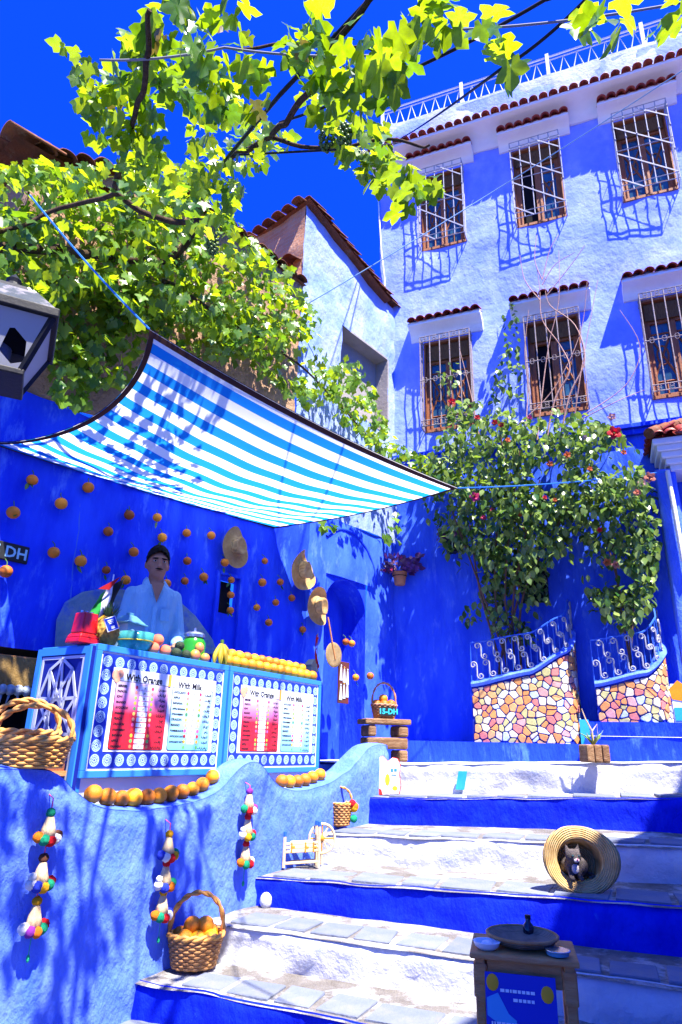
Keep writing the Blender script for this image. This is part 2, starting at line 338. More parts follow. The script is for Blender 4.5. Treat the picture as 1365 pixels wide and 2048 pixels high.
b.build('painted_edge', WHITEP, pl, fixn=False)
# ================================================================== PARAPET with a scalloped top
pw = group_at(PAR, 'parapet_wall', 'wavy-topped sky blue plaster wall beside the steps, in front of the juice stand', 'wall')
PROF = [(-420, 1520), (-200, 1530), (-40, 1533), (0, 1538), (60, 1538), (105, 1542), (128, 1551), (150, 1580), (185, 1608), (230, 1620), (280, 1622), (340, 1615), (390, 1605), (430, 1590), (457, 1566), (480, 1538), (497, 1525), (512, 1522), (527, 1531), (542, 1553), (562, 1572), (590, 1582), (625, 1580), (665, 1565), (700, 1541), (725, 1514), (742, 1496), (757, 1489), (775, 1490)]
PT = [PAR.px(x, y) for x, y in PROF]
def ptop(s):
    if s <= PT[0][0]: return PT[0][1]
    for (a, z0), (c, z1) in zip(PT, PT[1:]):
        if a <= s <= c:
            u = (s-a)/(c-a); return z0+(z1-z0)*u
    return PT[-1][1]
def ptops(s): return (ptop(s-.04)+2*ptop(s)+ptop(s+.04))/4
S0, S1, TH = -3.2, PT[-1][0], .24
b = MB(); NU = 170
def pf(u, v):
    s = S0+(S1-S0)*u; z = ptops(s)*v
    d = .03*fbm(Vector((s*1.3, z*1.3, 3)))+.012*fbm(Vector((s*5, z*5, 8)))
    return (s, d + (.02 if v > .97 else 0), z)
b.grid(pf, NU, 36)
def ptp(u, v):
    s = S0+(S1-S0)*u; return (s, .018+(TH-.018)*v + pf(u, 1)[1]*(1-v) - .02*(1-v), ptops(s)+.018*math.sin(PI*min(1, v*1.0))+.006*fbm(Vector((s*6, v, 0))))
b.grid(ptp, NU, 6)
b.grid(lambda u, v: (S1+.02*math.sin(PI*v), TH*u, (PT[-1][1])*v), 4, 12)
b.grid(lambda u, v: (S0+(S1-S0)*u, TH, ptops(S0+(S1-S0)*u)*v), NU, 2)
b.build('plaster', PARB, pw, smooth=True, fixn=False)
# ================================================================== TALL HOUSE
hs_ = group_at(FAC, 'blue_house', 'tall pale blue house with barred windows under red tiled hoods', 'house')
def zs(z): return 1.6+(z-1.6)*.934
HL, HR = -2.60, 4.8
WSW, WL0, WL1, WU0, WU1 = .77, zs(6.9)-.17, zs(8.66)-.19, zs(10.77)-.22, zs(12.55)-.24
WC = [-1.42, .235, 1.89, 3.55]
BAND = zs(6.28); CORN = zs(12.85)
holes = [(c-WSW/2, c+WSW/2, a, e) for c in WC for a, e in ((WL0, WL1), (WU0, WU1))]
def wallgrid(b, s0, s1, z0, z1, holes, step, amp, seed=0, mi=0):
    ss = sorted(set([s0, s1]+[h[0] for h in holes]+[h[1] for h in holes])); zz_ = sorted(set([z0, z1]+[h[2] for h in holes]+[h[3] for h in holes]))
    def dens(L):
        o = [L[0]]
        for a, c in zip(L, L[1:]):
            n = max(1, round((c-a)/step))
            o += [a+(c-a)*i/n for i in range(1, n+1)]
        return o
    ss = [s for s in ss if s0 <= s <= s1]; zz_ = [z for z in zz_ if z0 <= z <= z1]
    S, Z = dens(ss), dens(zz_); vs = []; fs = []
    for z in Z:
        for s in S:
            d = amp*(fbm(Vector((s*.9, z*.9, seed))) + .35*fbm(Vector((s*4, z*4, seed+5)), 2)); vs.append((s, d, z))
    n = len(S)
    for j in range(len(Z)-1):
        for i in range(n-1):
            cs, cz = (S[i]+S[i+1])/2, (Z[j]+Z[j+1])/2
            if any(h[0] < cs < h[1] and h[2] < cz < h[3] for h in holes): continue
            fs.append((j*n+i, j*n+i+1, (j+1)*n+i+1, (j+1)*n+i))
    b.add(vs, fs, mi)
b = MB(); wallgrid(b, HL, HR, BAND, zs(13.9), holes, .11, .035)
b.grid(lambda u, v: (HL, 6*u, BAND+(zs(13.9)-BAND)*v), 2, 2)
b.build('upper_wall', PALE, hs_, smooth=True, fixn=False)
DOORH = [(2.62, 3.75, 1.9, 4.45), (-.48, -.16, 3.55, 4.05), (1.62, 2.3, 2.55, 4.55)]
b = MB(); wallgrid(b, HL, HR, 1.35, BAND-.02, DOORH, .11, .035, 4); b.grid(lambda u, v: (HL, 6*u, 1.35+(BAND-1.37)*v), 2, 2)
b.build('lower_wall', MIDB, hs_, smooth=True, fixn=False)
b = MB()
for z0, z1, d in ((BAND-.14, BAND-.05, -.05), (BAND-.05, BAND+.02, -.09)): b.bx((HL-.01, d, z0), (HR, .06, z1))
b.build('string_course', BLUE, hs_, bev=.01)
# barrel tile shared mesh: axis along -y (downslope), local origin at lower mouth
def tile_mesh(name, w, ln, mt, arch=.5, seg=8, thick=.014, under=True):
    b = MB(); r = w/2
    def ring(rad, y, zoff): return [(rad*math.cos(PI*k/seg), y, zoff+rad*math.sin(PI*k/seg)*arch*2*.62) for k in range(seg+1)]
    vs = ring(r, 0, 0)+ring(r*.9, ln, 0)+ring(r-thick, 0, 0)+ring(r*.9-thick, ln, 0); n = seg+1; fs = []
    for k in range(seg):
        fs += [(k, k+1, n+k+1, n+k), (2*n+k, 3*n+k, 3*n+k+1, 2*n+k+1), (k, 2*n+k, 2*n+k+1, k+1)]
    fs += [(0, n, 3*n, 2*n), (seg, 2*n+seg, 3*n+seg, n+seg)]
    b.add(vs, fs); return b.mesh(name, mt, smooth=True)
TM = tile_mesh('tile', .15, .42, TILE)
def tile_row(parent, s0, s1, d, z, pitch, w0=.15, me=None, extra=True):
    n = max(2, round((s1-s0)/w0)); st = (s1-s0)/n
    for i in range(n):
        put('tile', me or TM, parent, (s0+st*(i+.5), d+random.uniform(-.008, .008), z+random.uniform(-.004, .004)), rot=(pitch, random.uniform(-.03, .03), random.uniform(-.02, .02)), scale=(st/w0*1.0, 1, 1.45))
    # trough bed under the covers
    b = MB(); c, s_ = math.cos(pitch), math.sin(pitch)
    b.grid(lambda u, v: (s0+(s1-s0)*u, d+.025+.40*v*c, z-.012+.40*v*s_-.012*math.cos(2*PI*u*n)), n*6, 1); b.build('tile_bed', TILE, parent, smooth=True, fixn=False)
def cove(s0, s1, d, z0, z1, nm, parent, mt=PLASTERW, cap=True):   # concave plaster moulding swelling outwards to the top
    prof = [(0.02, z0), (-.03, z0), (-.05, z0+.03)]
    for i in range(7): a = PI/2*i/6; prof.append((-.06-(abs(d)-.08)*(1-math.cos(a)), z0+.04+(z1-z0-.09)*math.sin(a)))
    prof += [(-abs(d), z1-.045), (-abs(d), z1), (.02, z1)]
    b = MB(); b.prism(prof, s0, s1, 'x'); return b.build(nm, mt, parent, smooth=True, angle=50)
HOODW = 1.2
for c in WC:
    for (z0, z1) in ((WL0, WL1), (WU0, WU1)):
        up = z0 > 9
        hd = sub('window_hood', hs_, (c, 0, 0)); hz = z1+.06
        cove(-HOODW/2, HOODW/2, .27, hz-.02, hz+.20, 'soffit', hd)
        b = MB(); b.prism([(0, hz+.19), (-.27, hz+.19), (-.27, hz+.212), (0, hz+.38)], -HOODW/2+.01, HOODW/2-.01, 'x'); b.build('hood_bed', PLASTERW, hd)
        tile_row(hd, -HOODW/2, HOODW/2, -.31, hz+.215, .52, .15)
        w = sub('window', hs_, (c, 0, 0)); W2 = WSW/2
        # reveal and frame
        b = MB(); b.bx((-W2-.01, -.012, z0-.035), (-W2+.012, .2, z1+.01)); b.bx((W2-.012, -.012, z0-.035), (W2+.01, .2, z1+.01)); b.bx((-W2+.012, -.012, z0-.035), (W2-.012, .2, z0+.012)); b.bx((-W2+.012, -.012, z1-.03), (W2-.012, .2, z1+.01)); b.build('reveal', WOOD, w)
        b = MB(); b.bx((-W2+.013, .07, z0+.013), (-W2+.095, .13, z1-.031)); b.bx((W2-.095, .07, z0+.013), (W2-.013, .13, z1-.031)); b.bx((-W2+.075, .07, z0+.013), (W2-.075, .13, z0+.07)); b.bx((-W2+.075, .07, z1-.10), (W2-.075, .13, z1-.031)); b.bx((-.05, .065, z0+.07), (.05, .125, z1-.34)); b.bx((-W2+.075, .065, z1-.38), (W2-.075, .125, z1-.34)); b.build('frame', WOOD, w, bev=.004)
        b = MB(); b.bx((-W2+.04, .03, z1-.34), (W2-.04, .06, z1-.06)); b.build('valance', mat('reed_valance%d%d' % (int(c*10), up), (.20, .11, .05), (.10, .05, .025), 30, .9, .4, 80, .1, stretch=(8, 1, .5)) if False else VAL, w)
        op = (abs(c-.235) < .01)
        for sd in (-1, 1):
            if op and sd < 0:
                b = MB(); b.bx((-W2+.075, .14, z0+.07), (-.035, .9, z1-.38)); bb = b.build('dark_opening', BLACK, w); continue
            x0, x1 = (.035, W2-.075) if sd > 0 else (-W2+.075, -.035)
            b = MB(); b.bx((x0, .105, z0+.07), (x1, .112, z1-.38)); b.build('pane', PANE, w)
            b = MB(); zc = (z0+z1)/2-.1; hh = .34; 
            for q in (-1, 1):
                b.tube([(x0, .098, zc-q*hh), ((x0+x1)/2, .098, zc), (x1, .098, zc-q*hh)] if False else [(x0, .098, zc-q*hh), (x1, .098, zc+q*hh)], .016, 4)
            b.tube([(x0, .098, z0+.28), (x1, .098, z0+.28)], .014, 4); b.tube([(x0, .098, z1-.55), (x1, .098, z1-.55)], .014, 4)
            b.tube([((x0+x1)/2, .098, z0+.07), ((x0+x1)/2, .098, z0+.28)], .014, 4)
            ri = [((x0+x1)/2+.075*math.cos(2*PI*k/12), .096, zc+.16*math.sin(2*PI*k/12)) for k in range(12)]; b.tube(ri, .012, 4, closed=True)
            b.build('lattice', WOOD, w)
        b = MB(); b.bx((-W2-.02, .2, z0-.05), (W2+.02, .24, z1+.05)); b.build('backing', BLACK, w)
        # protruding iron grille
        IRN = IRONW if up else IRONR; gd = -.23; g0, g1 = z0-.03, z1-.02; GW = W2+.02
        nb = 6
        for i in range(nb):
            x = -GW+2*GW*i/(nb-1); b = MB(); b.tube([(x, gd, g0), (x, gd, g1)], .0085, 6)
            for zf in (.2, .5, .8): b.ball((x, gd, g0+(g1-g0)*zf), .013, 6, 4)
            b.build('bar', IRN, w)
        for x in (-GW, GW):
            for dd in (-.13, -.065): b = MB(); b.tube([(x, dd, g0), (x, dd, g1)], .0095, 5); b.build('side_bar', IRN, w)
        b = MB()
        for zf in ((0, .06, .5, .94, 1) if not up else (0, .07, .5, .93, 1)):
            z = g0+(g1-g0)*zf; b = MB(); b.tube([(-GW, 0, z), (-GW, gd, z), (GW, gd, z), (GW, 0, z)], .010, 4); b.build('rail', IRN, w)
        b = MB()
        if up:
            for za, xa, xb in ((.98, -.1, 1), (.80, -1, 1), (.46, -1, 1), (.14, -1, -.25)):      # parallel slanting straps
                x0_, x1_ = xa*GW*.97, xb*GW*.97; z0_ = g0+(g1-g0)*za; dz = -(x1_-x0_)*.82
                L_ = math.hypot(x1_-x0_, dz); b.box(((x0_+x1_)/2, gd-.012, z0_+dz/2), (L_, .006, .020), Matrix.Rotation(-math.atan2(dz, x1_-x0_), 3, 'Y'))
            for i in range(nb):
                for zf in (.35, .65, .9): b.ball((-GW+2*GW*i/(nb-1), gd-.012, g0+(g1-g0)*zf), .017, 6, 4)
        else:
            for zf in (.03, .5, .97):
                for i in range(nb-1):
                    x = -GW+2*GW*(i+.5)/(nb-1); z = g0+(g1-g0)*zf
                    for sg in (-1, 1): b.tube([(x+.028*math.cos(a)*sg, gd-.004, z+.02*sg+.026*math.sin(a)) for a in [k*PI/3 for k in range(6)]], .006, 4, closed=True)
        o = b.build('scrollwork', IRN, w); o['kind'] = 'stuff'
# ---- main cornice
cn = sub('cornice', hs_)
cove(HL-.12, HR, .42, CORN-.30, CORN+.02, 'moulding', cn)
tile_row(cn, HL-.12, HR, -.46, CORN+.045, .45, .165)
b = MB(); b.prism([(0, CORN+.02), (-.42, CORN+.02), (-.42, CORN+.035), (.05, CORN+.26)], HL-.11, HR, 'x'); b.build('cornice_bed', PLASTERW, cn)
# ---- roof parapet and zig-zag railing
b = MB(); wallgrid(b, HL+.02, HR, CORN+.1, zs(14.0), [], .12, .05, 11); b.build('roof_parapet', PLASTERW2, hs_, smooth=True, fixn=False)
rl = sub('roof_railing', hs_, (0, .12, 0)); R0, R1 = zs(13.95), zs(14.62)
b = MB(); b.tube([(HL, 0, R1), (HR, 0, R1)], .018, 5); b.tube([(HL, 0, R1-.09), (HR, 0, R1-.09)], .012, 5); b.tube([(HL, 0, R0+.05), (HR, 0, R0+.05)], .014, 5); b.build('rail', IRONW2, rl)
n = int((HR-HL)/.24)
for i in range(n):
    x = HL+.12+i*.24; b = MB(); b.tube([(x-.11, 0, R0+.05), (x, 0, R1-.09), (x+.11, 0, R0+.05)], .014, 4); b.build('zigzag', IRONW2, rl)
for x in (HL, HL+1.6, HL+3.2, HL+4.8): b = MB(); b.bx((x-.03, -.03, R0-.2), (x+.03, .03, R1+.06)); b.build('post', IRONW2, rl)
# ---- lower openings: little dark window, carved white window hood behind the bush, porch door
b = MB(); b.bx((-.50, .12, 3.52), (-.14, .16, 4.08)); dk = b.build('small_window', BLACK, hs_)
b = MB()
for a, c in (((-.5, -.01, 3.53), (-.47, .1, 4.07)), ((-.17, -.01, 3.53), (-.14, .1, 4.07)), ((-.47, -.01, 3.53), (-.17, .1, 3.56)), ((-.47, -.01, 4.04), (-.17, .1, 4.07))): b.bx(a, c)
b.build('frame', DARK, dk)
dw = sub('carved_window', hs_, (1.96, 0, 0))
b = MB(); b.bx((-.37, .2, 2.5), (.37, .25, 4.6)); b.build('dark_opening', BLACK, dw)
b = MB(); arch = [(-.33, 2.56), (-.33, 3.55), (.33, 3.55), (.33, 2.56), (.27, 2.56), (.27, 3.15)] + [(.2*math.cos(PI*k/8), 3.15+.22*math.sin(PI*k/8)) for k in range(9)] + [(-.27, 3.15), (-.27, 2.56)]
b.prism(arch, .08, .12); b.build('carved_arch', PLASTERW, dw)
b = MB(); b.bx((-.26, .14, 2.56), (.26, .16, 3.2)); b.build('shutter', RBLUE, dw)
for i in range(9): b = MB(); x = -.38+i*.095; b.prism([(x-.045, 4.0), (x+.045, 4.0), (x+.045, 3.9), (x, 3.84), (x-.045, 3.9)], -.26, -.245); b.build('scallop', PLASTERW, dw)
b = MB(); b.bx((-.46, -.28, 4.0), (.46, .02, 4.05)); b.build('shelf', WOOD2, dw)
tile_row(dw, -.46, .46, -.31, 4.06, .35, .13)
# porch at the right-hand side
pc = group_at(FAC, 'porch', 'door canopy with red barrel tiles, white stepped soffit and blue pier at the right edge', 'porch')
PS, PZ = FAC.px(1316, 935, -.62)
b = MB()
for i in range(5): b.bx((PS+.16-.045*i, -.46-.045*i, PZ+.08*i), (HR-.1, .02, PZ+.08*(i+1)))
b.build('stepped_soffit', PLASTERW, pc, bev=.012)
PZ2 = PZ+.40
b = MB(); b.add([(PS-.04, -.66, PZ2), (HR-.1, -.66, PZ2), (HR-.1, .02, PZ2+.42), (PS+.45, .02, PZ2+.42), (PS-.04, .02, PZ2)], [(0, 1, 2, 3), (0, 3, 4)]); b.build('roof_bed', TILE, pc)
for i in range(14): put('tile', TM, pc, (PS+.06+.15*i, -.70, PZ2+.02), rot=(.56, 0, 0))
for i in range(4): put('tile', TM, pc, (PS-.08, -.5+.15*i, PZ2+.02), rot=(.5, 0, -PI/2))
b = MB(); 
for i in range(4): b.lathe([(.075, 0), (.068, .22), (.05, .22)], 10, (PS-.05+.13*i, -.68+.17*i, PZ2+.06+.10*i), rot=Euler((-1.05, 0, -.65)).to_matrix())
b.build('hip_tile', TERRA, pc, smooth=True, angle=50)
def pier(u, v):
    a = u*2*PI; w = .12*(1+.06*fbm(Vector((v*3, u*2, 3)))); x = PS+.10+max(-1, min(1, 1.35*math.cos(a)))*w; d = -.30+max(-1, min(1, 1.35*math.sin(a)))*w
    return (x, d, 1.9+(PZ-1.85)*v)
b = MB(); b.grid(pier, 20, 22); b.build('pier', PARB, pc, smooth=True, fixn=False)
b = MB(); b.tube([(PS+.12, -.47, PZ), (PS+.13, -.48, PZ-.5), (PS+.14, -.48, PZ-1.2), (PS+.20, -.50, PZ-1.3)], .03, 8); b.build('drain_pipe', PLASTERW, pc, smooth=True, angle=60)
b = MB(); b.bx((PS+.55, .16, 1.9), (PS+1.6, .2, 4.4)); b.build('door', RBLUE, pc)
# ================================================================== OLD BUILDING on the left
ob = group_at(LW, 'old_building', 'old building with blue limewashed lower wall, bare ochre stucco above and terracotta roof tiles', 'building')
zc_ = LW.px(490, 470)[1]; ZB = 4.55; ZST = 7.85; SE = -2.32
NICHE = (-1.60, -.72, 1.4, 3.75); SQ = (-3.32, -3.12, 2.95, 3.30)
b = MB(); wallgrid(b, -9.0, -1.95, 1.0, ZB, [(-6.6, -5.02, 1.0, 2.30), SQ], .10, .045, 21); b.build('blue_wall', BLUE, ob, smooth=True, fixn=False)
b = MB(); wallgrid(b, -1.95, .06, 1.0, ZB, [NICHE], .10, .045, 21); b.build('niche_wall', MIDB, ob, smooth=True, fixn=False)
b = MB(); SW0 = -6.12; zst = lambda s_: ZST-.78*max(0, min(1, (-4.4-s_)/1.7)); wallgrid(b, SW0, SE, ZB, ZST, [], .10, .10, 25); b.v = [(x, y, ZB+(z-ZB)*(zst(x)-ZB)/(ZST-ZB)) for x, y, z in b.v]; b.grid(lambda u, v: (SW0+.08*fbm(Vector((u*6, v*6, 7))), 4*u, ZB-.2+(zst(SW0)-.05-ZB+.2)*v), 30, 26); b.build('stucco_wall', STUC, ob, smooth=True, fixn=False)
REC = (LW.px(683, 650)[0], -.2, 6.35, LW.px(683, 650)[1])
VT, VB = 9.35, 8.75
b = MB(); wallgrid(b, SE, .06, ZB, 9.42, [REC], .10, .045, 33)
b.v = [(s, d, min(z, VT+(VB-VT)*(s-SE)/(-SE)+.05)) for s, d, z in b.v]
b.build('gable_wall', PALE2, ob, smooth=True, fixn=False)
b = MB(); b.bx((REC[0]-.01, .25, REC[2]-.02), (REC[1]+.01, .3, REC[3]+.02)); b.bx((REC[0]-.03, .0, REC[2]), (REC[0], .26, REC[3])); b.bx((REC[1], .0, REC[2]), (REC[1]+.03, .26, REC[3])); b.bx((REC[0], .0, REC[3]), (REC[1], .26, REC[3]+.03)); b.bx((REC[0], .0, REC[2]-.03), (REC[1], .26, REC[2])); b.build('recess', STUC2, ob)
# arched niche with a little door
b = MB(); nc = (NICHE[0]+NICHE[1])/2; nw = (NICHE[1]-NICHE[0])/2; zsp = NICHE[3]-nw
spa = []
N = 16
for k in range(N+1): a = PI*k/N; spa.append((nc-nw*math.cos(a), zsp+nw*math.sin(a)))
for k in range(N):      # spandrel filling between arch and square opening
    (x0, z0), (x1, z1) = spa[k], spa[k+1]; b.add([(x0, 0, z0), (x1, 0, z1), (x1, 0, NICHE[3]+.02), (x0, 0, NICHE[3]+.02)], [(0, 1, 2, 3)])
pa = [(NICHE[0], 1.2)] + spa + [(NICHE[1], 1.2)]
for (x0, z0), (x1, z1) in zip(pa, pa[1:]): b.add([(x0, 0, z0), (x0, .42, z0), (x1, .42, z1), (x1, 0, z1)], [(0, 1, 2, 3)])
b.add([(x, .42, z) for x, z in pa], [tuple(range(len(pa)))]); b.build('arched_niche', BLUE, ob, fixn=False)
b = MB(); 
for k in range(20):
    a0, a1 = PI*k/20*.62, PI*(k+1)/20*.62; rr = .72
    b.tube([(nc+.0-rr*math.cos(a0+.9), -.012, 3.55+rr*1.25*math.sin(a0+.9)), (nc-rr*math.cos(a1+.9), -.012, 3.55+rr*1.25*math.sin(a1+.9))], .022, 5, caps=False)
b.build('arch_moulding', BLUE, ob, smooth=True)
b = MB(); b.bx((SQ[0]-.06, -.025, SQ[2]-.45), (SQ[1]+.06, .01, SQ[3]+.06)); 
b = MB()
for a, c in (((SQ[0]-.09, -.03, 2.35), (SQ[0]-.05, .03, SQ[3]+.1)), ((SQ[1]+.05, -.03, 2.35), (SQ[1]+.09, .03, SQ[3]+.1)), ((SQ[0]-.05, -.03, SQ[3]+.06), (SQ[1]+.05, .03, SQ[3]+.1))): b.bx(a, c)
b.build('panel_frame', BLUE, ob, bev=.01)
b = MB(); b.bx((SQ[0]-.02, .10, SQ[2]-.02), (SQ[1]+.02, .13, SQ[3]+.02)); b.build('dark_opening', BLACK, ob)
b = MB(); b.bx((-6.65, .5, 1.0), (-5.0, .55, 2.35)); b.bx((-6.65, .03, 2.3), (-5.0, .5, 2.34)); b.bx((-5.02, .03, 1.0), (-4.98, .5, 2.3)); b.build('dark_doorway', BLACK, ob)
# brick front of the taller block, facing the street
b = MB(); b.grid(lambda u, v: (SE+.06*fbm(Vector((u*4, v*6, 2))), 3.2*u, 6.4+(VT+.02-.2*u-6.4)*v), 30, 30); b.build('brick_front', BRICK, ob, smooth=True, fixn=False)
BT = tile_mesh('tile', .2, .46, TERRA)
for i in range(14): put('tile', BT, ob, (SE-.17, .05+.215*i, VT-.02-.0135*i+random.uniform(-.01, .01)), rot=(.25, random.uniform(-.05, .05), -PI/2+random.uniform(-.06, .06)))
for i in range(6): put('tile', BT, ob, (SE-.22, .12+.21*i, 8.28+random.uniform(-.02, .02)-.02*i), rot=(.35, random.uniform(-.08, .08), -PI/2+random.uniform(-.1, .1)))
b = MB(); b.grid(lambda u, v: (SE-.05+2.1*u, 3.2*v-.12, VT+.02-.2*v+.0*u+(VB-VT)*u*.95), 4, 4); b.build('roof_deck', TERRA, ob)
# verge tiles stepping down along the gable wall
for i in range(13):
    s = SE+.02+i*.178; put('tile', BT, ob, (s-.05, -.03+random.uniform(-.01, .01), VT+.06+(VB-VT)*(i/12.6)), rot=(0, random.uniform(-.05, .05), -PI/2+random.uniform(-.05, .05)), scale=(.9, .8, 1))
# coping tiles over the stucco wall, eave tiles over its street end
for i in range(20):
    sx_ = SW0+.05+i*.19
    if sx_ < SE-.1: put('tile', BT, ob, (sx_, -.14+random.uniform(-.02, .02), zst(sx_)-.03+random.uniform(-.015, .015)), rot=(.35, random.uniform(-.06, .06), random.uniform(-.06, .06)))
b = MB(); b.grid(lambda u, v: (SW0+(SE-SW0)*u, -.1+1.6*v, zst(SW0+(SE-SW0)*u)-.03+.3*v), 20, 2); b.build('roof_slope', TERRA, ob)
for i in range(13):
    put('tile', BT, ob, (SW0-.32+random.uniform(-.03, .03), -.05+.235*i, zst(SW0)-.06+random.uniform(-.02, .02)), rot=(.16, random.uniform(-.06, .06), -PI/2+random.uniform(-.06, .06)), scale=(1.25, 1.2, 1.3))
b = MB(); b.grid(lambda u, v: (SW0-.25+1.2*u, -.1+3.4*v, zst(SW0)-.07+.16*u), 3, 6); b.build('eave_deck', TERRA, ob)
b = MB(); b.tube([LW.px(x, y, -.02)[0:1]+(-.02,)+LW.px(x, y, -.02)[1:] for x, y in ((160, 985), (158, 1060), (146, 1130), (141, 1200), (128, 1290))], .008, 5); b.build('wall_cable', IRONB, ob)
# grey-green unpainted patch behind the stand
patch = [LW.px(x, y)+() for x, y in ((105, 1290), (108, 1240), (125, 1205), (160, 1185), (200, 1178), (240, 1180), (300, 1190), (350, 1200), (385, 1232), (420, 1280), (430, 1310), (105, 1310))]
b = MB(); b.prism([(s, z) for s, z in patch], -.06, -.03); b.build('bare_patch', mat('bare_render', (.10, .19, .30), (.20, .28, .32), 6, .9, .9, 14, .1, c3=(.03, .09, .5), s3=4, lo3=.5, hi3=.7), ob, bev=.02)
# ================================================================== house across the street, outside the frame; it shades the steps' right side
nh = thing('neighbouring_house', 'pale house across the street whose roof shades the right side of the steps', 'house', (3.36, 1.12, 0), math.radians(54))
b = MB(); b.bx((-6, -5, 0), (4.1, 0, 7.9)); b.build('wall', PALE, nh)
b = MB(); b.bx((-6.1, -5.1, 7.9), (4.2, .12, 8.05)); b.build('roof', TERRA, nh)
# ================================================================== TEXT
_txt = []
def text(body, size, mt, parent, loc, name='lettering', rot=(PI/2, 0, 0), align='LEFT', space=1.0, ext=.0006, bold=0.0):
    c = bpy.data.curves.new(name, 'FONT'); c.body = body; c.size = size; c.align_x = align; c.space_line = space; c.extrude = ext; c.offset = bold; c.resolution_u = 2
    o = bpy.data.objects.new(name, c); COL.objects.link(o); _txt.append((o, mt, parent, loc, rot, name))
def flush_text():
    bpy.context.view_layer.update(); dg = bpy.context.evaluated_depsgraph_get()
    for o, mt, parent, loc, rot, name in _txt:
        me = bpy.data.meshes.new_from_object(o.evaluated_get(dg)); me.materials.clear(); me.materials.append(mt)
        bpy.data.objects.remove(o, do_unlink=True)
        p = put(name, me, parent, loc, rot=rot); p['kind'] = 'stuff'
    _txt.clear()
# ================================================================== JUICE STAND
INK = paint('black_ink', (.012, .012, .02)); PAPER = paint('poster_white', (.72, .76, .80), .5); FRAMEB = paint('stand_blue_paint', (.03, .20, .66), .4, spec=.4)
NAVY = paint('poster_navy', (.012, .035, .42), .45); NAVY2 = paint('panel_navy', (.006, .015, .20), .5); SILV = paint('painted_strapwork', (.42, .46, .62), .45)
def gradmat(name, stops, z0, z1):
    m_ = bpy.data.materials.new(name); m_.use_nodes = True; n = m_.node_tree.nodes; l = m_.node_tree.links; b = n['Principled BSDF']; b.inputs['Roughness'].default_value = .5
    tc = n.new('ShaderNodeTexCoord'); sp = n.new('ShaderNodeSeparateXYZ'); mr = n.new('ShaderNodeMapRange'); cr = n.new('ShaderNodeValToRGB')
    l.new(tc.outputs['Object'], sp.inputs[0]); l.new(sp.outputs[2], mr.inputs[0]); mr.inputs[1].default_value = z0; mr.inputs[2].default_value = z1; l.new(mr.outputs[0], cr.inputs[0]); l.new(cr.outputs[0], b.inputs['Base Color'])
    e = cr.color_ramp.elements; e[0].position = stops[0][0]; e[0].color = (*stops[0][1], 1); e[1].position = stops[-1][0]; e[1].color = (*stops[-1][1], 1)
    for p, c in stops[1:-1]: q = e.new(p); q.color = (*c, 1)
    return m_
KD = .30
def K(x, y, d=KD): return PAR.px(x, y, d)
ks = thing('juice_stand', 'blue juice stand counter with two printed fruit juice menus and star panel', 'stall', PAR.w(0, 0, 0), PAR.a)
kL, kM, kR = K(178, 1425)[0], K(452, 1440)[0], K(641, 1450)[0]
kT = (K(195, 1290)[1]+K(645, 1360)[1])/2; kB = (K(161, 1560)[1]+K(638, 1541)[1])/2
KDEP = .62
b = MB(); b.bx((kL-.005, KD+.03, kT-.02), (kR+.005, KD+KDEP, kT-.002)); b.build('counter_top', FRAMEB, ks, bev=.004)
for s in (kL+.02, kM, kR-.02):
    b = MB(); b.bx((s-.02, KD+.034, 1.2), (s+.02, KD+.075, kT-.02)); b.build('post', FRAMEB, ks)
b = MB(); b.bx((kL+.04, KD+.045, 1.2), (kR-.04, KD+.055, kB)); b.build('lower_panel', PAPER, ks)
b = MB(); b.bx((kR-.03, KD+.08, 1.2), (kR, KD+KDEP-.02, kT-.025)); b.build('end_panel', FRAMEB, ks)
PINK = None
